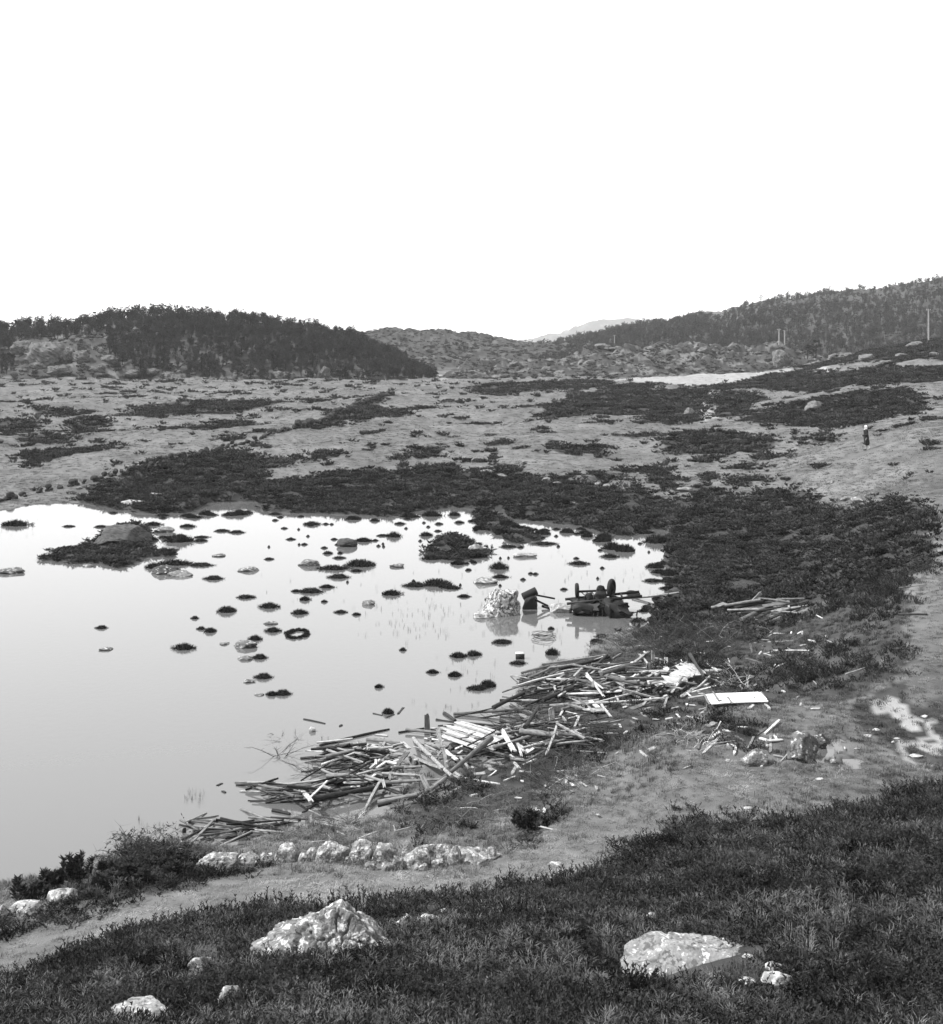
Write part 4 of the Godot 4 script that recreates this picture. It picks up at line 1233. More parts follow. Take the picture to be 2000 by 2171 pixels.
func wheel(parent: Node, at: Vector3, axis: Vector3, r: float):
	var o := Node3D.new()
	o.name = "wheel"
	o.position = at
	parent.add_child(o, true)
	var b := along(axis)
	o.basis = b * Basis(Vector3(0, 0, 1), PI * 0.5)   # torus axis (y) along the axle
	var t := TorusMesh.new()
	t.outer_radius = r; t.inner_radius = r * 0.62; t.rings = 40; t.ring_segments = 16
	var ty := part(o, t, M.rubber, "tyre")
	ty.scale = Vector3(1, 1.25, 1)
	var st := SurfaceTool.new()
	st.begin(Mesh.PRIMITIVE_TRIANGLES)
	tube(st, [Vector3(0, -0.05, 0), Vector3(0, -0.02, 0), Vector3(0, 0.02, 0), Vector3(0, 0.05, 0)], [r * 0.3, r * 0.66, r * 0.66, r * 0.3], 24)
	part(o, st.commit(), M.iron, "rim")
	var hu := SurfaceTool.new()
	hu.begin(Mesh.PRIMITIVE_TRIANGLES)
	tube(hu, [Vector3(0, -0.1, 0), Vector3(0, 0.1, 0)], [r * 0.16, r * 0.16], 14)
	part(o, hu.commit(), M.iron, "hub")

func wreck():
	var c := at_level(1268, 1304, 0.0)
	var o := base("overturned_car", "rusted wheels-up car chassis lying wrecked in the shallow water", "car", "", c)
	# dark crushed body below, chassis rails on top of it
	var body := part(o, box_mesh(Vector3(2.5, 0.4, 1.5), 0.03, 0.35, 3), M.iron, "body", Vector3(0.05, 0.36, -0.5))
	body.rotation = Vector3(0.05, 0.08, 0.04)
	var cowl := part(o, box_mesh(Vector3(1.05, 0.55, 1.0), 0.04, 0.4, 8), M.iron, "bonnet", Vector3(0.78, 0.25, 0.1))
	cowl.rotation = Vector3(0.2, 0.3, -0.15)
	part(o, box_mesh(Vector3(0.55, 0.5, 0.5), 0.05, 0.16, 12), M.iron, "engine", Vector3(0.2, 0.72, -0.6))
	part(o, box_mesh(Vector3(0.35, 0.3, 0.4), 0.05, 0.14, 14), M.iron, "gearbox", Vector3(-0.35, 0.72, -0.75))
	for z in [-0.15, -1.15]:
		bar(o, Vector3(-1.45, 0.50, z), Vector3(2.1, 0.86, z), Vector2(0.13, 0.06), M.iron, "chassis_rail")
	bar(o, Vector3(-0.9, 0.60, -0.15), Vector3(-0.9, 0.62, -1.15), Vector2(0.1, 0.06), M.iron, "cross_member")
	bar(o, Vector3(1.2, 0.74, -0.15), Vector3(1.2, 0.76, -1.15), Vector2(0.1, 0.06), M.iron, "cross_member")
	rod(o, Vector3(-0.84, 0.92, -0.9), Vector3(0.66, 1.02, -0.75), 0.055, M.iron, "axle")
	for k in 4:
		bar(o, Vector3(0.05 + k * 0.05, 0.98 - k * 0.035, -0.62), Vector3(0.75 - k * 0.05, 0.95 - k * 0.035, -0.9), Vector2(0.02, 0.06), M.iron, "spring_leaf")
	part(o, rock_mesh(Vector3(0.19, 0.19, 0.17), 60, 8, 0.0, 0.03), M.iron, "differential", Vector3(0.2, 1.05, -0.8))
	for k in 5: rod(o, Vector3(-0.7 + k * 0.25, 0.9, -0.85), Vector3(-0.45 + k * 0.22, 0.72, -0.55), 0.022, M.iron, "rod")
	wheel(o, Vector3(-0.9, 0.97, -0.9), Vector3(1, 0.05, 0.15), 0.36)
	wheel(o, Vector3(0.72, 1.12, -0.75), Vector3(0.93, 0.0, 0.45), 0.44)
	var fender := part(o, box_mesh(Vector3(0.7, 0.12, 0.45), 0.05, 0.2, 21), M.iron, "mudguard", Vector3(1.15, 0.2, 0.45))
	fender.rotation = Vector3(0.4, 0.3, -0.5)
	for k in 3: rod(o, Vector3(-0.2 + k * 0.2, 0.3, 0.25), Vector3(-0.3 + k * 0.22, -0.1, 0.5), 0.018, M.iron, "strut")
	for k in 9:
		var sh := part(o, plank_mesh(rng.randf_range(0.4, 1.0), rng.randf_range(0.2, 0.5), 0.015, rng), M.iron, "bent_panel", Vector3(rng.randf_range(-0.9, 1.3), rng.randf_range(0.1, 0.7), rng.randf_range(-0.2, 0.45)))
		sh.rotation = Vector3(rng.randf_range(-1.2, 1.2), rng.randf_range(-0.6, 0.6), rng.randf_range(-0.6, 0.6))
	# loose wheel and bar further back
	var p := at_level(1343, 1262, 0.0)
	var lw := base("car_wreckage", "detached dark wheel lying flat in the water behind the wreck", "wheel", "", p + Vector3(0, 0.08, 0))
	wheel(lw, Vector3.ZERO, Vector3(0.1, 1.0, 0.1), 0.36)
	# torn-off part beside the lichened boulder
	p = at_level(1125, 1290, 0.0)
	var e := base("torn_engine", "torn-off engine block and wheel drum leaning against the white boulder", "engine", "", p)
	part(e, box_mesh(Vector3(0.6, 0.55, 0.5), 0.06, 0.2, 31), M.iron, "block", Vector3(0, 0.22, 0))
	rod(e, Vector3(-0.35, 0.5, -0.2), Vector3(0.3, 0.78, -0.35), 0.2, M.rubber, "drum")
	rod(e, Vector3(0.2, 0.45, 0.1), Vector3(0.85, 0.12, 0.0), 0.05, M.iron, "pipe")
	rod(e, Vector3(0.3, 0.6, -0.2), Vector3(1.2, 0.35, -0.6), 0.045, M.iron, "pipe")
	bar(e, Vector3(0.55, 0.12, 0.0), Vector3(0.95, 0.05, 0.25), Vector2(0.12, 0.08), M.iron, "bracket")
	# the white boulder and the smaller capped one
	var q := at_level(1066, 1304, 0.0)
	var pl := [[Vector3(-0.6, 0.7, 0.35).normalized(), 0.72], [Vector3(0.1, 1, 0.1).normalized(), 0.85], [Vector3(0.95, 0.15, 0.3).normalized(), 0.75], [Vector3(0.3, 0.4, 0.85).normalized(), 0.7], [Vector3(-1, 0.3, 0).normalized(), 0.95], [Vector3(0, 0.3, -1).normalized(), 0.8]]
	solo(rock_mesh(Vector3(0.82, 0.85, 0.7), 71, 34, 0.6, 0.12, pl, 0.13), M.lichen, "white_boulder", "white lichen-covered boulder standing in the water beside the wreck", "boulder", "", q + Vector3(0, 0.3, -0.3))
	q = at_level(1030, 1308, 0.0)
	solo(rock_mesh(Vector3(0.5, 0.22, 0.4), 73, 12, 0.5, 0.2), M.rock, "awash_rock", "low white rock at the foot of the white boulder", "rock", "", q)
	q = at_level(1187, 1296, 0.0)
	solo(rock_mesh(Vector3(0.48, 0.32, 0.45), 72, 16, 0.1, 0.3), M.rock, "capped_rock", "pale-topped rock between the white boulder and the overturned car", "rock", "", q + Vector3(0, 0.1, 0))
	# box adrift, coil of wire
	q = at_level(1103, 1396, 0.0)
	var bx := base("floating_box", "small wooden box pale on top and dark at the sides, aground off the timber", "box", "", q)
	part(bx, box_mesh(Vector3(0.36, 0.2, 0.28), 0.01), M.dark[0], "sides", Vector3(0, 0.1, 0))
	part(bx, box_mesh(Vector3(0.37, 0.035, 0.29), 0.008), M.pale[0], "lid", Vector3(0, 0.22, 0))  # top coloured much paler than the sides
	var st := SurfaceTool.new()
	st.begin(Mesh.PRIMITIVE_TRIANGLES)
	for k in 7:
		var pts := []
		var rr := []
		for i in 21:
			var an := TAU * i / 20.0
			pts.append(Vector3(cos(an) * rng.randf_range(0.42, 0.5), 0.02 + 0.03 * k + 0.03 * sin(an * 2.0 + k), sin(an) * rng.randf_range(0.36, 0.44)) + Vector3(0.08 * sin(k * 2.0), 0, 0.06 * cos(k)))
			rr.append(0.008)
		tube(st, pts, rr, 4, 1.0, false)
	solo(st.commit(), M.iron, "wire_coil", "loose coil of wire lying in the shallows off the brush heap", "wire", "", at_level(1153, 1352, 0.0))

# ------------------------------------------------------------------ timber
const ZOOM := {"A": [360, 1620, 5.133], "B": [660, 1500, 5.435], "C": [880, 1480, 5.133], "D": [1060, 1360, 6.16], "E": [1220, 1360, 5.133], "G": [1340, 1220, 4.4], "H": [1340, 1440, 4.017], "R": [900, 1020, 1.68], "W": [300, 1480, 2.31]}
# heap, two ends, width, tone (w pale, g grey, d dark) and shape (l log, p board, s board or post standing on its first end)
const STICKS := """
A 330 690 640 655 18 gl
A 500 745 1290 690 30 dl
A 510 785 900 810 40 dl
A 555 605 720 630 22 dl
A 640 665 920 608 22 dl
A 1100 580 1500 620 20 dl
A 440 720 900 700 25 gl
A 860 545 1400 640 22 gl
A 770 485 1200 640 22 gl
A 180 875 480 700 22 gp
A 620 700 1240 660 22 dl
A 930 770 1250 740 20 gl
A 850 237 1300 240 14 dl
A 900 300 1350 290 16 dl
A 905 330 1700 320 18 dl
A 1050 215 1400 240 18 dl
A 1500 290 1850 285 20 dl
A 1270 420 1850 370 30 dl
A 1650 235 1850 225 25 gl
A 975 195 1240 405 40 gp
A 1140 185 1350 345 36 gp
A 1350 185 1550 410 50 wp
A 1530 410 1720 300 25 wp
A 1120 505 1310 545 40 dl
A 1430 150 1740 5 10 dl
A 785 835 770 715 75 gs
A 160 745 160 690 40 ds
B 0 490 640 470 30 dl
B 180 505 600 510 26 gl
B 170 560 580 570 40 gl
B 500 620 900 560 30 dl
B 650 545 900 545 20 gl
B 640 590 1000 600 30 gl
B 0 945 400 930 16 dl
B 180 940 440 990 40 gl
B 120 905 380 880 22 gl
B 420 770 760 670 26 dl
B 1000 690 1270 680 40 gl
B 820 790 1260 800 30 gl
B 780 850 1560 820 40 gl
B 440 1110 720 1040 30 gl
B 770 1130 1250 1020 40 dl
B 910 1150 1220 1090 30 gl
B 100 440 900 250 32 dl
B 60 435 480 370 14 wp
B 1010 290 1300 240 28 dl
B 1090 285 1530 330 34 gl
B 640 365 1060 415 45 gl
B 720 670 900 610 22 gp
B 745 625 1030 535 20 gp
B 510 400 1000 520 30 wp
B 640 470 940 470 30 wp
B 940 480 1140 550 30 wp
B 1050 420 1140 480 50 wp
B 1000 730 1250 740 24 gp
B 940 720 1110 560 60 gp
B 740 730 880 650 36 wp
B 860 660 1000 640 30 wp
B 690 810 740 710 30 wp
B 620 670 610 490 50 gs
B 360 850 700 830 34 wp
B 510 830 690 910 36 gp
B 610 830 920 830 30 wp
B 20 1110 920 850 65 dl
B 280 1040 600 990 14 wp
B 420 1060 600 990 26 gp
B 620 1180 810 960 40 gp
B 820 950 850 1030 40 gp
B 850 950 1060 920 30 gl
B 770 1100 1250 1000 50 gl
B 1350 950 1270 770 55 ws
B 1350 390 1430 350 34 wp
B 1460 350 1500 430 60 gp
B 1130 480 1540 840 90 gp
B 1180 360 1620 790 50 gl
B 1340 270 1335 60 60 gs
B 1370 980 1560 870 50 gl
C 420 175 1190 110 30 gl
C 430 210 850 180 14 dl
C 630 235 1180 140 20 dl
C 850 120 1190 40 45 dl
C 320 165 440 245 40 dl
C 230 235 460 265 24 dl
C 250 285 420 290 14 dl
C 920 490 1300 400 30 dl
C 850 590 1330 400 40 gl
C 1150 370 1550 380 60 gl
C 1190 320 1330 190 40 dl
C 1300 320 1600 330 20 dl
C 1550 400 1848 420 30 gl
C 1540 360 1848 410 24 wp
C 1700 330 1848 390 18 wp
C 940 530 1100 640 60 wp
C 1110 500 1190 590 30 wp
C 1170 470 1300 600 45 wp
C 1160 610 1330 600 20 wp
C 1500 300 1480 100 70 ws
C 1460 290 1410 150 50 gs
C 1730 170 1780 230 24 wp
C 1730 325 1790 240 26 wp
C 1790 240 1800 325 24 wp
C 1570 210 1610 160 20 wp
C 1600 210 1650 240 16 wp
C 1420 720 1555 480 18 wp
C 1720 710 1760 870 34 wp
C 950 910 1130 840 24 wp
C 1050 830 1110 730 40 gp
C 520 860 940 935 24 wp
C 640 830 770 820 34 gp
C 790 690 960 740 40 gp
C 780 720 860 790 70 wp
C 520 690 650 685 34 wp
C 430 700 580 650 36 gp
C 490 720 590 760 20 wp
C 370 1030 515 940 40 gp
C 595 1070 690 1045 30 wp
C 330 550 460 690 50 wp
C 330 760 310 540 40 ws
C 230 650 300 550 30 gp
C 140 470 220 430 36 wp
C 70 470 330 540 20 wp
D 330 700 990 650 26 dl
D 560 730 960 700 60 dl
D 0 840 290 780 40 dl
D 0 910 320 860 30 gl
D 0 960 310 920 30 dl
D 150 965 300 1030 24 dl
D 450 650 1040 570 30 dl
D 780 370 1430 200 40 dl
D 1000 480 1400 230 40 dl
D 1310 430 1848 600 50 gl
D 540 340 1380 180 26 gl
D 30 660 740 440 20 gl
D 160 600 540 490 18 gl
D 390 640 1030 540 26 gp
D 230 640 850 470 22 wp
D 620 340 1000 290 14 wp
D 880 530 1120 300 40 wp
D 1110 300 1380 200 50 wp
D 160 705 300 700 16 wp
D 650 810 1300 760 24 wp
D 950 760 1848 770 14 wp
D 1060 560 1400 700 30 wp
D 1090 470 1360 600 24 wp
D 750 410 850 460 24 wp
D 1460 430 1820 540 30 wp
D 1480 480 1640 570 30 wp
D 1330 380 1848 280 30 wp
D 1080 480 1300 460 26 wp
D 1130 430 1250 385 20 wp
D 1300 370 1700 310 26 gl
D 900 830 1130 880 40 gp
D 1080 940 1400 920 50 wp
D 1220 960 1430 920 40 wp
D 1180 780 1290 860 60 wp
D 1310 820 1460 970 24 wp
D 1150 830 1220 930 16 gp
D 330 1130 500 960 50 dl
E 280 370 540 320 40 gl
E 290 300 520 270 24 wp
E 520 250 650 230 24 wp
E 410 400 530 470 26 wp
E 480 480 740 500 26 gl
E 360 370 760 480 50 gl
E 120 410 320 510 20 wp
E 540 545 960 545 14 gp
E 545 560 955 562 14 gp
E 540 578 960 578 14 gp
E 530 592 955 594 14 gp
E 540 608 960 610 14 gp
E 535 622 950 624 14 gp
E 0 640 960 632 14 wp
E 500 675 740 670 20 wp
E 600 730 870 665 40 gp
E 690 130 790 240 26 wp
E 640 240 800 110 34 gp
E 850 230 845 90 36 ws
E 800 300 790 230 50 ws
E 820 270 950 230 24 gp
E 990 260 985 170 40 ws
E 870 180 970 210 24 gl
E 1000 210 1100 250 60 gp
E 1060 290 1190 215 30 wp
E 700 310 1030 330 30 wp
E 720 320 900 390 24 wp
E 800 480 790 400 24 wp
E 730 395 820 370 24 wp
E 950 310 1030 295 30 wp
E 950 615 1040 570 50 wp
E 1000 630 960 720 24 wp
E 1050 490 1170 410 30 wp
E 1010 530 1050 490 40 wp
E 1090 450 1300 420 20 gp
E 1130 500 1240 480 20 wp
E 1110 530 1160 500 24 wp
E 980 490 1120 420 20 wp
E 970 545 1190 545 10 wp
E 1200 570 1620 460 16 wp
E 1150 630 1340 450 50 wp
E 1400 490 1490 440 30 wp
E 1230 620 1400 590 20 wp
E 1400 390 1540 410 26 dl
E 1250 250 1400 380 40 dl
E 1400 320 1600 310 30 wp
E 1430 240 1560 330 36 wp
E 1480 355 1620 350 14 gp
E 710 770 780 820 40 wp
E 990 910 1130 895 18 wp
E 980 850 1060 835 18 wp
E 600 870 650 900 24 gp
E 520 1005 570 970 22 wp
E 240 1010 470 1000 14 wp
G 960 360 1240 250 40 dl
G 740 360 1200 290 26 gl
G 890 370 1350 300 20 gl
G 1020 350 1390 220 44 gl
G 1300 310 1660 265 20 gl
G 1350 240 1640 210 18 gl
G 1200 300 1480 220 24 gp
G 1180 350 1480 235 20 gp
G 1085 280 1215 155 34 gs
G 780 490 1010 590 26 wp
G 680 435 820 450 14 gp
G 1340 345 1430 345 28 wp
G 1310 375 1610 370 16 gp
G 1410 400 1610 400 16 dl
G 790 380 870 360 40 gp
G 1310 700 1660 700 18 wp
G 1240 620 1510 605 14 gp
G 1260 580 1320 540 10 wp
G 1320 540 1420 545 10 wp
G 1125 720 1100 630 12 ws
G 1560 655 1625 640 12 wp
G 1640 600 1720 620 10 wp
G 1590 515 1590 555 14 wp
G 1040 860 1220 855 14 wp
G 1050 770 1220 820 12 gp
G 1330 870 1390 830 14 wp
G 1390 830 1460 800 14 wp
G 1540 860 1620 850 12 wp
G 1650 775 1680 770 14 wp
G 0 215 350 185 14 gl
G 0 235 440 190 16 gl
H 640 400 745 345 40 gp
H 465 335 660 365 18 wp
H 460 530 620 435 20 gp
H 300 388 415 378 18 wp
H 590 290 635 255 22 wp
H 1135 225 1175 260 14 wp
H 360 440 440 425 16 wp
H 210 475 430 450 16 gp
H 140 620 205 580 40 wp
H 210 530 220 590 22 gp
H 60 600 140 660 14 wp
H 560 600 580 530 24 gp
H 600 640 760 480 26 wp
H 670 510 760 440 20 wp
H 765 425 850 445 16 wp
H 885 410 990 410 12 wp
H 880 480 960 530 14 gp
H 990 590 1040 490 24 gp
H 885 575 870 650 28 wp
H 800 555 910 575 18 wp
H 805 705 822 678 34 wp
H 1050 480 1260 345 26 gp
H 1130 470 1260 350 20 wp
H 1180 475 1180 630 24 wp
H 1110 530 1300 515 24 wp
H 1085 500 1150 525 14 wp
H 430 770 515 735 10 gp
H 1270 95 1310 110 12 wp
H 1400 165 1425 150 12 wp
H 790 260 860 270 14 gp
H 1150 580 1150 565 30 wp
H 440 80 560 40 30 gp
R 1500 690 1640 635 5 gl
R 563 80 608 77 6 wp
R 530 77 571 92 5 wp
R 742 470 772 462 2 dl
R 756 478 760 458 2 ds
R 1480 650 1570 660 8 dl
R 1690 475 1790 478 8 dl
R 1690 378 1790 378 4 gl
W 795 103 900 125 8 dl
W 970 140 985 130 12 dp
W 370 430 400 415 12 dp
W 395 455 415 465 10 dp
W 220 610 320 562 5 gl
W 1135 75 1180 85 7 dl
W 1200 95 1240 80 7 dl
W 1255 80 1285 45 14 dp
W 960 655 1000 675 8 wl
W 1060 690 1150 655 6 wl
W 1235 625 1250 665 8 wl
W 1240 655 1330 630 5 gl
W 860 620 1080 640 10 wl
W 880 615 1040 625 8 gl
W 820 550 880 575 6 wl
W 1090 575 1110 525 6 gl
W 1080 560 1170 460 12 gp
W 1370 640 1400 595 5 gl
W 1500 470 1575 430 14 gp
W 1510 375 1560 395 10 wp
"""

func cell(x: float, z: float) -> Vector2i:
	return Vector2i(int(floor(x / 0.08)), int(floor(z / 0.08)))

func top_at(x: float, z: float) -> float:
	return maxf(surface(x, z), heap.get(cell(x, z), -9.0))

func plank_mesh(l: float, w: float, t: float, r: RandomNumberGenerator) -> ArrayMesh:
	# a board: bowed a little, ends split into splinters
	var n := clampi(int(l / 0.35), 2, 7)
	var cols := 4
	var e0 := []
	var e1 := []
	var ragged := 0.02 if r.randf() < 0.25 else minf(r.randf_range(0.05, 0.3), l * 0.25)
	for c in cols + 1:
		e0.append(r.randf() * ragged); e1.append(r.randf() * ragged)
	var bow := r.randf_range(-0.012, 0.012) * l
	var cup := r.randf_range(-0.1, 0.1) * w
	var twist := r.randf_range(-0.08, 0.08)
	var ww := []
	var wz := []
	for i in n + 1:
		ww.append(r.randf_range(0.82, 1.08)); wz.append(r.randf_range(-0.04, 0.04) * w + r.randf_range(-0.004, 0.004) * l)
	var P := func(i: int, c: int, s: float) -> Vector3:
		var a := float(i) / n
		var x := -l * 0.5 + a * l
		if i == 0: x += e0[c]
		if i == n: x -= e1[c]
		var b := float(c) / cols - 0.5
		var y: float = bow * (1.0 - 4.0 * (a - 0.5) * (a - 0.5)) + cup * b * b + twist * (a - 0.5) * b * w
		return Vector3(x, y + s * t * 0.5, b * w * ww[i] + wz[i])
	var st := SurfaceTool.new()
	st.begin(Mesh.PRIMITIVE_TRIANGLES)
	st.set_smooth_group(-1)
	var face := func(a: Vector3, b: Vector3, c: Vector3, d: Vector3):
		for p in [a, b, c, a, c, d]: st.add_vertex(p)
	for i in n:
		for c in cols:
			face.call(P.call(i, c, 1.0), P.call(i + 1, c, 1.0), P.call(i + 1, c + 1, 1.0), P.call(i, c + 1, 1.0))
			face.call(P.call(i, c, -1.0), P.call(i, c + 1, -1.0), P.call(i + 1, c + 1, -1.0), P.call(i + 1, c, -1.0))
		face.call(P.call(i, 0, -1.0), P.call(i + 1, 0, -1.0), P.call(i + 1, 0, 1.0), P.call(i, 0, 1.0))
		face.call(P.call(i, cols, 1.0), P.call(i + 1, cols, 1.0), P.call(i + 1, cols, -1.0), P.call(i, cols, -1.0))
	for c in cols:
		face.call(P.call(0, c, 1.0), P.call(0, c + 1, 1.0), P.call(0, c + 1, -1.0), P.call(0, c, -1.0))
		face.call(P.call(n, c, -1.0), P.call(n, c + 1, -1.0), P.call(n, c + 1, 1.0), P.call(n, c, 1.0))
	st.generate_normals()
	return st.commit()

func log_mesh(l: float, r0: float, r1: float, r: RandomNumberGenerator) -> ArrayMesh:
	var n := clampi(int(l / 0.3), 3, 10)
	var pts := []
	var rad := []
	var bend := Vector3(0, r.randf_range(-0.008, 0.008), r.randf_range(-0.012, 0.012)) * l
	for i in n + 1:
		var a := float(i) / n
		pts.append(Vector3(-l * 0.5 + a * l, 0, 0) + bend * (1.0 - 4.0 * (a - 0.5) * (a - 0.5)) + Vector3(0, r.randf_range(-0.06, 0.06), r.randf_range(-0.06, 0.06)) * r0)
		rad.append(lerpf(r0, r1, a) * r.randf_range(0.84, 1.1))
	var st := SurfaceTool.new()
	st.begin(Mesh.PRIMITIVE_TRIANGLES)
	tube(st, pts, rad, 10)
	return st.commit()

func settle(a: Vector3, b: Vector3, half: float) -> Vector2:
	# heights of the two ends of a stiff piece resting on what is already there
	var n := clampi(int(a.distance_to(b) / 0.16), 3, 24)
	var hs := []
	for i in n + 1:
		var p := a.lerp(b, float(i) / n)
		hs.append(top_at(p.x, p.z))
	var best := Vector2.ZERO
	var low := 1e9
	for i in n + 1:
		for j in range(i + 1, n + 1):
			if i * 2 > n or j * 2 < n: continue
			var s: float = (hs[j] - hs[i]) / (j - i)
			var ok := true
			for k in n + 1:
				if hs[k] > hs[i] + s * (k - i) + 0.012: ok = false; break
			if ok:
				var mid: float = hs[i] + s * (n * 0.5 - i)
				if mid < low:
					low = mid
					best = Vector2(hs[i] - s * i, hs[i] + s * (n - i))
	if low > 1e8:
		var m: float = hs.max()
		best = Vector2(m, m)
	var l := a.distance_to(b)
	var mid := (best.x + best.y) * 0.5
	var sorted := hs.duplicate()
	sorted.sort()
	mid = minf(mid, sorted[sorted.size() / 2] + 0.12)
	var dif := clampf(best.y - best.x, -0.22 * l, 0.22 * l)
	return Vector2(mid - dif * 0.5, mid + dif * 0.5) + Vector2.ONE * half

func mark(a: Vector3, b: Vector3, width: float, rise: float):
	var n := maxi(2, int(a.distance_to(b) / 0.06))
	var d := b - a
	var side := Vector3(-d.z, 0, d.x).normalized()
	var m := maxi(1, int(width / 0.07))
	for i in n + 1:
		var p := a.lerp(b, float(i) / n)
		for k in m + 1:
			var q := p + side * width * (float(k) / m - 0.5)
			var c := cell(q.x, q.z)
			heap[c] = maxf(heap.get(c, -9.0), p.y + rise)

func piece(u1: float, v1: float, u2: float, v2: float, w: float, tone: String, shape: String, zone: String):
	var r := RandomNumberGenerator.new()
	r.seed = rng.randi()
	var a := hit(u1, v1)
	var b := hit(u2, v2)
	var ppm := F / -a.z
	var label := ""
	var where: String = {"A": "in the small raft of timber beside the shore bushes", "B": "in the big timber heap at the water's edge", "C": "behind the big heap, on the broken board wall", "D": "in the far heap of long timbers", "E": "in the far heap beside the white panel", "G": "in the timber by the brushwood on the upper shore", "H": "strewn on the turf below the white panel", "R": "lying on the open heath", "W": "drifted loose along the shore"}[zone]
	var kind: String = {"w": "pale splintered", "g": "grey weathered", "d": "dark wet"}[tone]
	var group := "%s %s" % [("logs" if shape == "l" else "boards"), where]
	var mats: Array = {"w": M.pale, "g": M.greyw, "d": M.dark}[tone]
	var m: Material = mats[r.randi() % 3]
	if shape == "s":
		var d := -a.z
		var foot := Vector3(a.x, top_at(a.x, a.z), a.z)
		var d2 := d + r.randf_range(0.02, 0.12)
		var head := Vector3((u2 - U0) / F * d2, YC - (v2 - VH) / F * d2, -d2)
		var dir := (head - foot)
		foot -= dir.normalized() * minf(0.3, 0.25 + maxf(0.0, foot.y - surface(a.x, a.z)))
		var l := foot.distance_to(head)
		var wide := clampf(w / ppm, 0.06, 0.3)
		var o := solo(plank_mesh(l, wide, minf(wide * 0.5, 0.05), r), m, "standing_board", "%s board standing on end %s" % [kind, where], "board", "boards standing on end " + where)
		o.transform = Transform3D(along(dir) * Basis(Vector3.RIGHT, PI * 0.5), (foot + head) * 0.5)
		# broad side to the light
		var x := dir.normalized()
		var z := x.cross(Vector3(0.25, 0, 1)).normalized()
		o.basis = Basis(x, z.cross(x), z)
		return
	var thick := 0.03
	var wide := 0.1
	for it in 3:
		ppm = F / maxf(-(a.z + b.z) * 0.5, 8.0)
		var d := Vector2(b.x - a.x, b.z - a.z).normalized()
		var tilt := (YC - a.y) / -a.z
		var fs := sqrt(d.y * d.y + d.x * d.x * tilt * tilt)
		if shape == "l":
			thick = clampf(w * 1.15 / ppm, 0.05, 0.34)
			wide = thick
		else:
			thick = r.randf_range(0.025, 0.05)
			wide = clampf((w * 1.12 / ppm - thick * 0.8) / fs, 0.07, 0.36)
		var y := settle(a, b, 0.0)
		var sink := 0.35 * thick if ground(a.x, a.z) < -0.1 and ground(b.x, b.z) < -0.1 and minf(y.x, y.y) < 0.02 else 0.0
		y += Vector2.ONE * (thick * 0.5 - sink)
		a = Vector3(a.x, y.x, a.z)
		b = Vector3(b.x, y.y, b.z)
		if it < 2:
			if y.x < YC - 2.0:
				var a2 := at_level(u1, v1, y.x)
				var b2 := at_level(u2, v2, y.y)
				if a2.distance_to(b2) < 9.0:
					a = a2; b = b2
	var l := a.distance_to(b)
	var o: MeshInstance3D
	if shape == "l":
		o = solo(log_mesh(l, thick * 0.5, thick * 0.5 * r.randf_range(0.6, 0.95), r), m, "timber_log", "%s %s log %s" % ["short" if l < 0.9 else ("long" if l > 2.2 else ("stout" if thick > 0.14 else "thin")), kind, where], "log", group)
		o.transform = Transform3D(along(b - a, r.randf() * TAU), (a + b) * 0.5)
		mark(a, b, thick * 0.8, thick * 0.42)
	else:
		o = solo(plank_mesh(l, wide, thick, r), m, "lath" if wide < 0.11 else ("plank" if wide > 0.19 else "board"), "%s %s %s %s" % ["short" if l < 0.6 else ("long" if l > 1.9 else "middling"), kind, "lath" if wide < 0.11 else ("broad plank" if wide > 0.19 else "board"), where], "lath" if wide < 0.11 else ("plank" if wide > 0.19 else "board"), group)
		o.transform = Transform3D(along(b - a, r.randf_range(-0.2, 0.2)), (a + b) * 0.5)
		mark(a, b, wide, thick * 0.7)

func splinter(u: float, v: float):
	var r := RandomNumberGenerator.new()
	r.seed = rng.randi()
	var p := hit(u, v)
	if p.y < 0.05: return
	var l := r.randf_range(0.12, 0.5)
	var o := solo(plank_mesh(l, r.randf_range(0.03, 0.09), 0.02, r), M.pale[r.randi() % 3], "splinter", "%s pale splinter lying on the turf %s" % ["long thin" if l > 0.3 else "short", "behind the long log" if v > 1590 else ("among the twigs of the upper shore" if v < 1400 else ("round the white panel" if u < 1620 else "towards the culvert boulders"))], "splinter", "splinters strewn on the turf", Vector3(p.x, top_at(p.x, p.z) + 0.05, p.z))
	o.rotation = Vector3(r.randf_range(-0.2, 0.2), r.randf() * TAU, r.randf_range(-0.35, 0.35))
	keep(p.x, p.z + 0.1, 0.2)

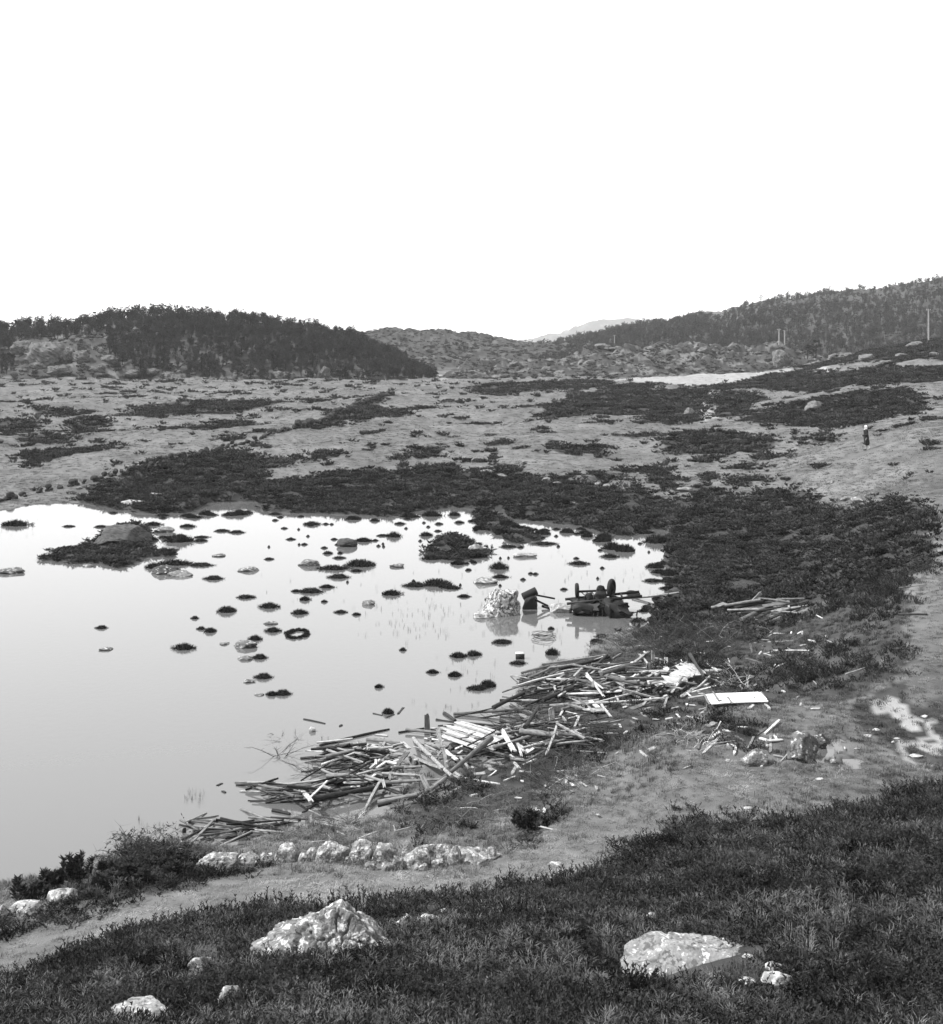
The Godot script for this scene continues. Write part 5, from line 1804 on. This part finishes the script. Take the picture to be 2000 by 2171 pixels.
func panel(corner: Array, z: Array, n: int, called: String, label: String, m: Array, gap: float, lift := 0.0) -> Node3D:
	# boards side by side between the edges corner0-corner1 and corner3-corner2, resting on the heap
	var q := []
	var y := 0.0
	for c in corner:
		var p := hit(z[0] + c[0] / z[2], z[1] + c[1] / z[2])
		y = maxf(y, top_at(p.x, p.z))
		q.append(p)
	for i in 4:
		var hgt := lerpf(top_at(q[i].x, q[i].z), y, 0.6) + lift
		q[i] = at_level(z[0] + corner[i][0] / z[2], z[1] + corner[i][1] / z[2], hgt)
	var c0: Vector3 = (q[0] + q[1] + q[2] + q[3]) * 0.25
	var o := base(called, label, "panel", "", c0)
	for k in n:
		var r := RandomNumberGenerator.new()
		r.seed = 900 + k + int(corner[0][0])
		var t := (k + 0.5) / n
		var a: Vector3 = (q[0] as Vector3).lerp(q[3], t)
		var b: Vector3 = (q[1] as Vector3).lerp(q[2], t)
		var j := r.randf_range(-0.12, 0.12) * gap * 5.0
		var dir := (b - a).normalized()
		a += dir * j; b += dir * r.randf_range(-0.2, 0.2) * gap * 5.0
		var wide: float = (q[0] as Vector3).distance_to(q[3]) / n * (1.0 - gap)
		var e := part(o, plank_mesh(a.distance_to(b), wide, 0.03, r), m[k % m.size()], "plank", (a + b) * 0.5 - c0)
		var x := dir
		var side: Vector3 = ((q[3] as Vector3) - q[0]).normalized()
		var up := side.cross(x).normalized()
		if up.y < 0.0: up = -up
		e.basis = Basis(x, up, x.cross(up))
		mark(a, b, wide, 0.02)
	return o

func timber():
	# hidden lower layers of the heaps
	var dirs := {"B": [[500, 700, 420, 240, 84], 0.15], "C": [[800, 480, 520, 200, 60], -0.15], "E": [[600, 420, 420, 150, 60], 0.1], "D": [[800, 560, 420, 200, 50], 0.15], "A": [[700, 690, 420, 110, 26], 0.1]}
	for entry in [["A", dirs.A], ["B", dirs.B], ["C", dirs.C], ["D", dirs.D], ["E", dirs.E], ["A", [[1250, 330, 380, 130, 22], 0.1]], ["C", [[1450, 420, 330, 200, 40], -0.05]], ["D", [[800, 950, 600, 200, 26], 0.1]], ["G", [[1180, 300, 330, 50, 16], 0.2]]]:
		var zone: String = entry[0]
		var c: Array = entry[1][0]
		var z: Array = ZOOM[zone]
		for i in c[4]:
			var x: float = c[0] + rng.randf_range(-1, 1) * c[2]
			var y: float = c[1] + rng.randf_range(-1, 1) * c[3]
			var l := rng.randf_range(110, 340)
			var an: float = -entry[1][1] + rng.randfn() * 0.35
			piece(z[0] + (x - cos(an) * l) / z[2], z[1] + (y - sin(an) * l * 0.5) / z[2], z[0] + (x + cos(an) * l) / z[2], z[1] + (y + sin(an) * l * 0.5) / z[2], rng.randf_range(1.6, 5.5), "d" if rng.randf() < 0.5 else ("w" if rng.randf() < 0.15 else "g"), "l" if rng.randf() < 0.5 else "p", zone)
	panel([[210, 400], [760, 590], [1120, 440], [500, 250]], ZOOM.C, 11, "broken_board_wall", "fallen section of pale parallel boards behind the big timber heap", M.pale, 0.28)
	panel([[800, 470], [1120, 450], [1390, 350], [1230, 225]], ZOOM.E, 8, "splintered_roof_panel", "bright splintered board panel tilted on the far heap", [M.pale[0], M.pale[1]], 0.06, 0.15)
	for line in STICKS.split("\n", false):
		var f := line.split(" ", false)
		var z: Array = ZOOM[f[0]]
		piece(z[0] + float(f[1]) / z[2], z[1] + float(f[2]) / z[2], z[0] + float(f[3]) / z[2], z[1] + float(f[4]) / z[2], float(f[5]) / z[2], f[6][0], f[6][1], f[0])
	# splintered short ends on top of the heaps and strewn round them
	for a in [["B", 880, 620, 560, 300, 24, 1.0], ["C", 900, 560, 620, 260, 16, 1.0], ["E", 800, 460, 640, 230, 16, 1.0], ["D", 900, 700, 700, 260, 8, 1.0]]:
		var zz: Array = ZOOM[a[0]]
		for i in a[5]:
			var x: float = a[1] + rng.randfn() * a[3] * 0.5
			var y: float = a[2] + rng.randfn() * a[4] * 0.5
			var l := rng.randf_range(30, 90)
			var an := rng.randf() * PI
			var sc: float = zz[2]
			piece(zz[0] + (x - cos(an) * l) / sc, zz[1] + (y - sin(an) * l * 0.45) / sc, zz[0] + (x + cos(an) * l) / sc, zz[1] + (y + sin(an) * l * 0.45) / sc, rng.randf_range(1.5, 4.5), "w" if rng.randf() < 0.55 else "g", "p", a[0])
	for i in 110:
		var fl := rng.randf()
		var q := Vector2(1500 + rng.randfn() * 130, 1470 + rng.randfn() * 75) if fl < 0.65 else (Vector2(1140 + rng.randfn() * 110, 1660 + rng.randfn() * 40) if fl < 0.85 else Vector2(1660 + rng.randfn() * 60, 1360 + rng.randfn() * 40))
		splinter(q.x, q.y)
	# the two battens over the fallen boards
	for a in [[575, 510, 985, 310], [680, 530, 980, 410]]:
		piece(880 + a[0] / 5.133, 1480 + a[1] / 5.133, 880 + a[2] / 5.133, 1480 + a[3] / 5.133, 3.4, "d", "l", "C")
	# the long tapering log across the front of the big heap
	var a := hit(807, 1741)
	var b := hit(1042, 1600)
	b = at_level(1042, 1600, top_at(b.x, b.z) + 0.1)
	var y := settle(a, b, 0.0)
	a.y = y.x + 0.06; b.y = y.y + 0.10
	var r := RandomNumberGenerator.new()
	r.seed = 77
	var lg := solo(log_mesh(a.distance_to(b), 0.04, 0.085, r), M.greyw[2], "long_log", "long tapering log lying across the front of the big timber heap", "log", "", (a + b) * 0.5)
	lg.basis = along(b - a)
	# white panel on the turf
	var z: Array = ZOOM.H
	var w := panel([[615, 130], [1105, 115], [1165, 190], [660, 215]], z, 4, "boarded_platform", "clean white boarded panel lying flat on the turf, battens across it", [M.white], 0.01, 0.16)
	for e in [[690, 105, 740, 185], [815, 150, 855, 208], [1020, 130, 1050, 165], [1100, 105, 1160, 192], [735, 182, 765, 180], [612, 120, 660, 214]]:
		var p0 := at_level(z[0] + e[0] / z[2], z[1] + e[1] / z[2], w.position.y + 0.03)
		var p1 := at_level(z[0] + e[2] / z[2], z[1] + e[3] / z[2], w.position.y + 0.03)
		bar(w, p0 - w.position, p1 - w.position, Vector2(0.035, 0.06), M.greyw[1], "batten")
	for e in [[640, 205], [1150, 185], [1100, 130], [640, 140]]:
		var p := at_level(z[0] + e[0] / z[2], z[1] + e[1] / z[2], w.position.y)
		bar(w, Vector3(p.x, surface(p.x, p.z) - 0.05, p.z) - w.position, p - w.position - Vector3(0, 0.02, 0), Vector2(0.06, 0.06), M.greyw[2], "leg")

# ------------------------------------------------------------------ brushwood and bushes
func brush(u: float, v: float, ru: float, rv: float, n: int, tall: float, label: String, dark: float, leafy := 0.0):
	var c := hit(u, v)
	var st := SurfaceTool.new()
	st.begin(Mesh.PRIMITIVE_TRIANGLES)
	for i in n:
		var an := rng.randf() * TAU
		var q := sqrt(rng.randf())
		var p := hit(u + cos(an) * ru * q, v + sin(an) * rv * q)
		var y := top_at(p.x, p.z) - 0.05 + tall * (1.0 - q * q) * rng.randf_range(0.0, 0.6)
		var o := Vector3(p.x, y, p.z) - c
		var b := rng.randf() * TAU
		var l := rng.randf_range(0.25, 0.95) * (0.6 + tall)
		var d := Vector3(cos(b), rng.randf_range(0.0, 0.8) * tall, sin(b) * 0.7)
		var bend := Vector3(rng.randf_range(-0.3, 0.3), rng.randf_range(0.05, 0.35), rng.randf_range(-0.3, 0.3)) * l
		var th := rng.randf_range(0.004, 0.011)
		var tone := dark * rng.randf_range(0.5, 1.5) * (4.0 if rng.randf() < 0.05 else 1.0)
		tube(st, [o, o + d * l * 0.35 + bend * 0.7, o + d * l * 0.7 + bend, o + d * l + bend * 0.7], [th, th * 0.85, th * 0.6, th * 0.3], 3, tone, false)
		for k in 3:
			var s := o + d * l * rng.randf_range(0.35, 0.9) + bend * 0.8
			var e := s + Vector3(rng.randf_range(-1, 1), rng.randf_range(-0.1, 0.9), rng.randf_range(-1, 1)) * l * 0.28
			quad(st, s, e, th * 0.5, th * 0.2, Vector3(rng.randf_range(-1, 1), rng.randf_range(-1, 1), rng.randf_range(-1, 1)), tone, tone)
			if rng.randf() < leafy:
				for j in 5:
					var g := s.lerp(e, rng.randf())
					quad(st, g, g + Vector3(rng.randf_range(-1, 1), rng.randf_range(0, 1), rng.randf_range(-1, 1)) * 0.07, 0.014, 0.005, Vector3(rng.randf_range(-1, 1), rng.randf_range(-1, 1), rng.randf_range(-1, 1)), dark * 0.6, dark * 0.8)
	solo(st.commit(), M.leaf, "brushwood", label, "brushwood", "", c)

func bush(u: float, v: float, w: float, h: float, label: String, called := "juniper_bush", group := ""):
	# upright ragged evergreen: v is its foot
	var c := hit(u, v)
	var ppm := F / -c.z
	var sx := w / ppm * 0.5
	var sy := h / ppm
	var st := SurfaceTool.new()
	st.begin(Mesh.PRIMITIVE_TRIANGLES)
	var spires := []
	for i in 9: spires.append([rng.randf_range(-1, 1) * sx * 0.75, rng.randf_range(-0.5, 0.5) * sx, sy * rng.randf_range(0.45, 1.0), rng.randf_range(-0.25, 0.35)])
	for s in spires:
		for i in 90:
			var t := rng.randf()
			var rr: float = sx * 0.3 * (1.05 - t)
			var an := rng.randf() * TAU
			var p := Vector3(s[0] + s[3] * t * s[2] + cos(an) * rr * sqrt(rng.randf()), t * s[2], s[1] + sin(an) * rr * sqrt(rng.randf()))
			var d := Vector3(cos(an), rng.randf_range(0.3, 1.4), sin(an)).normalized()
			quad(st, p, p + d * rng.randf_range(0.06, 0.14), 0.024, 0.008, d.cross(Vector3(rng.randf_range(-1, 1), rng.randf_range(-1, 1), rng.randf_range(-1, 1))), 0.022, 0.04)
	var o := base(called, label, "bush", group, c)
	part(o, st.commit(), M.leaf, "foliage")
	var tk := SurfaceTool.new()
	tk.begin(Mesh.PRIMITIVE_TRIANGLES)
	for s in spires: tube(tk, [Vector3(s[0] * 0.4, -0.1, s[1] * 0.4), Vector3(s[0] + s[3] * s[2] * 0.6, s[2] * 0.6, s[1])], [0.03, 0.01], 5, 0.06)
	part(o, tk.commit(), M.leaf, "stems")

func brushwood():
	brush(1440, 1368, 130, 34, 620, 0.8, "broad tangle of dark brushwood between the far heap and the upper timber", 0.05)
	brush(1560, 1345, 90, 24, 200, 0.4, "thin scatter of twigs on the turf right of the dark brushwood", 0.09)
	brush(1180, 1640, 75, 50, 330, 0.5, "springy heap of dark branches below the big timber heap", 0.06)
	brush(1110, 1560, 60, 30, 90, 0.5, "branches poking from behind the fallen board wall", 0.07)
	brush(720, 1748, 60, 14, 70, 0.4, "clump of dry stalks standing at the shore before the timber raft", 0.12)
	brush(650, 1775, 110, 20, 150, 0.12, "flattened drift of twigs along the wrack line above the stone row", 0.1)
	brush(1000, 1720, 110, 40, 160, 0.12, "dry twigs strewn on the turf in front of the long log", 0.12)
	brush(310, 1812, 75, 30, 200, 0.4, "bare twiggy shrub at the water left of the stone row", 0.05, 0.4)
	brush(665, 1636, 30, 10, 30, 0.3, "dark dead branch half sunk in the water left of the big heap", 0.04)
	brush(598, 1604, 16, 5, 16, 0.5, "small sunken twig fan alone in the water", 0.03)
	brush(605, 1565, 24, 8, 8, 0.1, "few curled stalks breaking the water by the white stone", 0.03)
	brush(1470, 1575, 45, 20, 70, 0.3, "small bundle of splintered laths and twigs on the turf", 0.3)
	brush(1560, 1455, 30, 7, 22, 0.6, "pale forked branch lying behind the white panel", 0.5)
	brush(1250, 1555, 60, 20, 120, 0.35, "tangle of dark twigs between the far heap and the big heap", 0.05)
	bush(62, 1908, 84, 48, "ragged dark juniper at the water's edge above the rounded boulder")
	bush(162, 1870, 58, 58, "taller dark juniper leaning over the water beside the angular boulder")
	bush(105, 1882, 50, 40, "low dark juniper between two ragged ones at the water")
	bush(1118, 1755, 60, 36, "dark rounded shrub on the turf behind the stone row", "hillside_shrub")
	for k in 16:
		bush(215 + k * 12 + rng.randf_range(-8, 8), 1868 - k * 2.2 + rng.randf_range(-14, 22), rng.randf_range(30, 60), rng.randf_range(16, 34), "low dark shrub in the belt of bushes between track and water", "shore_shrub", "shrubs between track and water")

# ------------------------------------------------------------------ poles, lone conifers
func poles_and_trees():
	for a in [[1652, 752, 697, 395.0, "tall bare utility pole behind the rocky ridge"], [1664, 750, 700, 420.0, "second thinner utility pole just behind the tall one at the ridge"], [1969, 722, 655, 325.0, "utility pole on the heathery knoll"], [1303, 728, 710, 640.0, "tiny far utility pole before the forested hill"]]:
		var foot := at_distance(a[0], a[1], a[3])
		var top := at_distance(a[0], a[2], a[3])
		var h := top.y - foot.y
		var o := base("utility_pole", a[4], "pole", "", foot - Vector3(0, 0.8, 0))
		var st := SurfaceTool.new()
		st.begin(Mesh.PRIMITIVE_TRIANGLES)
		tube(st, [Vector3.ZERO, Vector3(0, h + 0.8, 0)], [0.24, 0.19], 8)
		part(o, st.commit(), M.pole, "shaft")
		bar(o, Vector3(-0.6, h + 0.5, 0), Vector3(0.6, h + 0.5, 0), Vector2(0.1, 0.1), M.pole, "crossarm")
		for s in [-0.5, 0.5]: rod(o, Vector3(s, h + 0.5, 0), Vector3(s, h + 0.72, 0), 0.04, M.white, "insulator")
	var cm: StandardMaterial3D = mat(0.02, 0.8, null, Vector3.ONE, true)
	var tm: StandardMaterial3D = mat(0.6, 0.9, null, Vector3.ONE, true)
	for a in [[1712, 757, 30, 28, "dark bushy conifer on the shoulder of the ridge"], [1730, 755, 26, 36, "taller dark conifer beside the bushy one on the ridge shoulder"], [1392, 738, 8, 10, "tiny dark bush on the top of the long ridge"]]:
		var p := at_distance(a[0], a[1], 345.0)
		var s: float = a[3] / F * 345.0 / 4.2
		var o := base("conifer", a[4], "tree", "", p - Vector3(0, 0.3, 0))
		part(o, conifer_mesh(int(a[0]), 1), tm, "trunk")
		part(o, conifer_mesh(int(a[0]), 2), cm, "crown")
		o.scale = Vector3(a[2] / F * 345.0 / 2.2, s, a[2] / F * 345.0 / 2.2)

# ------------------------------------------------------------------ the walker
func nets(dist: Callable, lo: Vector3, hi: Vector3, c: float, st: SurfaceTool):
	var n := Vector3i(((hi - lo) / c).ceil()) + Vector3i.ONE
	var f := PackedFloat32Array()
	f.resize(n.x * n.y * n.z)
	var k := 0
	for z in n.z:
		for y in n.y:
			for x in n.x:
				f[k] = dist.call(lo + Vector3(x, y, z) * c); k += 1
	var id := func(x: int, y: int, z: int) -> int: return (z * n.y + y) * n.x + x
	var vert := {}
	for z in n.z - 1:
		for y in n.y - 1:
			for x in n.x - 1:
				var o: int = (z * n.y + y) * n.x + x
				var neg := 0
				var sum := Vector3.ZERO
				var cnt := 0
				for e in [[0, 0, 0, 1, 0, 0], [0, 0, 0, 0, 1, 0], [0, 0, 0, 0, 0, 1], [1, 0, 0, 1, 1, 0], [1, 0, 0, 1, 0, 1], [0, 1, 0, 1, 1, 0], [0, 1, 0, 0, 1, 1], [0, 0, 1, 1, 0, 1], [0, 0, 1, 0, 1, 1], [1, 1, 0, 1, 1, 1], [1, 0, 1, 1, 1, 1], [0, 1, 1, 1, 1, 1]]:
					var a: float = f[o + e[0] + e[1] * n.x + e[2] * n.x * n.y]
					var b: float = f[o + e[3] + e[4] * n.x + e[5] * n.x * n.y]
					if (a < 0.0) != (b < 0.0):
						sum += Vector3(e[0], e[1], e[2]).lerp(Vector3(e[3], e[4], e[5]), a / (a - b)); cnt += 1
				if cnt: vert[o] = lo + (Vector3(x, y, z) + sum / cnt) * c
	var sx := 1
	var sy := n.x
	var sz := n.x * n.y
	for z in range(1, n.z - 1):
		for y in range(1, n.y - 1):
			for x in range(1, n.x - 1):
				var o: int = (z * n.y + y) * n.x + x
				for ax in [[sx, sy, sz], [sy, sz, sx], [sz, sx, sy]]:
					var a := f[o]
					var b := f[o + ax[0]]
					if (a < 0.0) == (b < 0.0): continue
					var q := [o, o - ax[1], o - ax[1] - ax[2], o - ax[2]]
					if not (vert.has(q[0]) and vert.has(q[1]) and vert.has(q[2]) and vert.has(q[3])): continue
					if a < 0.0: q.reverse()
					for i in [0, 1, 2, 0, 2, 3]: st.add_vertex(vert[q[i]])

func bones_distance(p: Vector3, bones: Array, k: float) -> float:
	var d := 10.0
	for b in bones:
		var ab: Vector3 = b[1] - b[0]
		var t := clampf((p - b[0]).dot(ab) / maxf(ab.length_squared(), 1e-6), 0.0, 1.0)
		var e: float = p.distance_to(b[0] + ab * t) - lerpf(b[2], b[3], t)
		var h := clampf(0.5 + 0.5 * (d - e) / k, 0.0, 1.0)
		d = lerpf(d, e, h) - k * h * (1.0 - h)
	return d

func body_mesh(sets: Array) -> ArrayMesh:
	var st := SurfaceTool.new()
	st.begin(Mesh.PRIMITIVE_TRIANGLES)
	st.set_smooth_group(0)
	for s in sets:
		var lo := Vector3.ONE * 1e9
		var hi := -lo
		for b in s[0]:
			for q in [[b[0], b[2]], [b[1], b[3]]]:
				lo = lo.min(q[0] - Vector3.ONE * (q[1] + s[1] * 2.5)); hi = hi.max(q[0] + Vector3.ONE * (q[1] + s[1] * 2.5))
		var bones: Array = s[0]
		var k: float = s[2]
		nets(func(p: Vector3) -> float: return bones_distance(p, bones, k), lo, hi, s[1], st)
	st.index()
	st.generate_normals()
	return st.commit()

func person():
	# walks towards -x: left leg planted, right leg trailing with the heel up, forearm out in front
	var c := hit(1837, 955)
	var o := base("person", "walker in a dark knee-length coat and white headscarf, striding along the path", "person", "", c)
	for k in 14: keep(c.x + (k - 7) * 0.25, c.z + 0.5, 1.0)
	o.scale = Vector3.ONE * 1.12
	var hipl := Vector3(-0.02, 0.88, 0.09)
	var hipr := Vector3(0.0, 0.88, -0.09)
	var body := [[Vector3(0.0, 0.9, 0), Vector3(-0.02, 1.1, 0), 0.14, 0.12], [Vector3(-0.02, 1.1, 0), Vector3(-0.03, 1.32, 0), 0.12, 0.13], [Vector3(-0.03, 1.35, -0.14), Vector3(-0.03, 1.35, 0.14), 0.07, 0.07], [Vector3(-0.03, 1.38, 0), Vector3(-0.06, 1.5, 0), 0.055, 0.05],
		[hipl, Vector3(-0.1, 0.48, 0.08), 0.09, 0.06], [Vector3(-0.1, 0.48, 0.08), Vector3(-0.06, 0.08, 0.08), 0.055, 0.036], [hipr, Vector3(0.08, 0.48, -0.08), 0.09, 0.06], [Vector3(0.08, 0.48, -0.08), Vector3(0.24, 0.13, -0.08), 0.055, 0.036],
		[Vector3(-0.03, 1.36, 0.17), Vector3(-0.02, 1.1, 0.22), 0.055, 0.044], [Vector3(-0.02, 1.1, 0.22), Vector3(-0.34, 1.02, 0.2), 0.042, 0.03], [Vector3(-0.03, 1.36, -0.17), Vector3(0.05, 1.1, -0.2), 0.055, 0.044], [Vector3(0.05, 1.1, -0.2), Vector3(-0.12, 0.96, -0.2), 0.042, 0.03]]
	var head := [[Vector3(-0.06, 1.58, 0), Vector3(-0.05, 1.63, 0), 0.085, 0.088], [Vector3(-0.085, 1.53, 0), Vector3(-0.1, 1.52, 0), 0.05, 0.045], [Vector3(-0.15, 1.575, 0), Vector3(-0.165, 1.56, 0), 0.012, 0.016], [Vector3(-0.14, 1.525, -0.015), Vector3(-0.14, 1.525, 0.015), 0.012, 0.012], [Vector3(-0.05, 1.57, 0.085), Vector3(-0.05, 1.6, 0.088), 0.014, 0.016], [Vector3(-0.05, 1.57, -0.085), Vector3(-0.05, 1.6, -0.088), 0.014, 0.016]]
	var sets := [[body, 0.02, 0.05], [head, 0.009, 0.02]]
	for h in [[Vector3(-0.34, 1.02, 0.2), Vector3(-1, -0.25, 0)], [Vector3(-0.12, 0.96, -0.2), Vector3(-0.9, -0.4, 0)]]:
		var d: Vector3 = (h[1] as Vector3).normalized()
		var pal: Vector3 = h[0] + d * 0.07
		var hand := [[h[0], pal, 0.026, 0.03]]
		for k in 4:
			var z := -0.03 + k * 0.02
			var l: float = [0.028, 0.034, 0.032, 0.024][k]
			var s: Vector3 = pal + Vector3(0, 0, z)
			var e := s + d * l
			hand.append([s, e, 0.009, 0.0085])
			hand.append([e, e + d * l * 0.6 + Vector3(0, -0.02, 0), 0.0085, 0.007])
		hand.append([h[0] + d * 0.025 + Vector3(0, 0.01, 0.02), h[0] + d * 0.06 + Vector3(0, 0.015, 0.05), 0.011, 0.009])
		sets.append([hand, 0.006, 0.008])
	part(o, body_mesh(sets), M.skin, "body")
	part(o, body_mesh([[[[Vector3(0.0, 0.92, 0), Vector3(-0.02, 1.1, 0), 0.17, 0.15], [Vector3(-0.02, 1.1, 0), Vector3(-0.03, 1.33, 0), 0.15, 0.16], [Vector3(-0.03, 1.36, -0.15), Vector3(-0.03, 1.36, 0.15), 0.085, 0.085], [Vector3(0.0, 0.9, 0), Vector3(0.03, 0.52, 0.0), 0.17, 0.2], [Vector3(-0.03, 0.6, 0.06), Vector3(-0.06, 0.48, 0.06), 0.13, 0.12], [Vector3(0.06, 0.6, -0.05), Vector3(0.11, 0.46, -0.05), 0.13, 0.12],
		[Vector3(-0.03, 1.37, 0.18), Vector3(-0.02, 1.1, 0.23), 0.07, 0.06], [Vector3(-0.02, 1.1, 0.23), Vector3(-0.31, 1.03, 0.21), 0.062, 0.052], [Vector3(-0.03, 1.37, -0.18), Vector3(0.05, 1.1, -0.21), 0.07, 0.06], [Vector3(0.05, 1.1, -0.21), Vector3(-0.1, 0.97, -0.21), 0.058, 0.048]], 0.02, 0.04]]), M.cloth, "coat")
	part(o, body_mesh([[[[Vector3(-0.035, 1.61, 0), Vector3(-0.03, 1.645, 0), 0.102, 0.098], [Vector3(-0.02, 1.6, 0), Vector3(0.01, 1.5, 0), 0.085, 0.06], [Vector3(-0.03, 1.5, 0.06), Vector3(-0.11, 1.46, 0.02), 0.03, 0.025], [Vector3(-0.03, 1.5, -0.06), Vector3(-0.11, 1.46, -0.02), 0.03, 0.025], [Vector3(-0.11, 1.46, 0), Vector3(-0.16, 1.43, 0.01), 0.025, 0.012]], 0.012, 0.02]]), M.white_cloth, "headscarf")
	part(o, body_mesh([[[[Vector3(0.12, 0.4, -0.08), Vector3(0.24, 0.13, -0.08), 0.06, 0.045]], 0.012, 0.01]]), M.white_cloth, "sock")
	part(o, body_mesh([[[[Vector3(-0.05, 0.06, 0.08), Vector3(-0.2, 0.035, 0.08), 0.05, 0.035]], 0.012, 0.01]]), M.rubber, "shoe")
	part(o, body_mesh([[[[Vector3(0.26, 0.12, -0.08), Vector3(0.2, 0.02, -0.08), 0.048, 0.034]], 0.012, 0.01]]), M.rubber, "shoe")
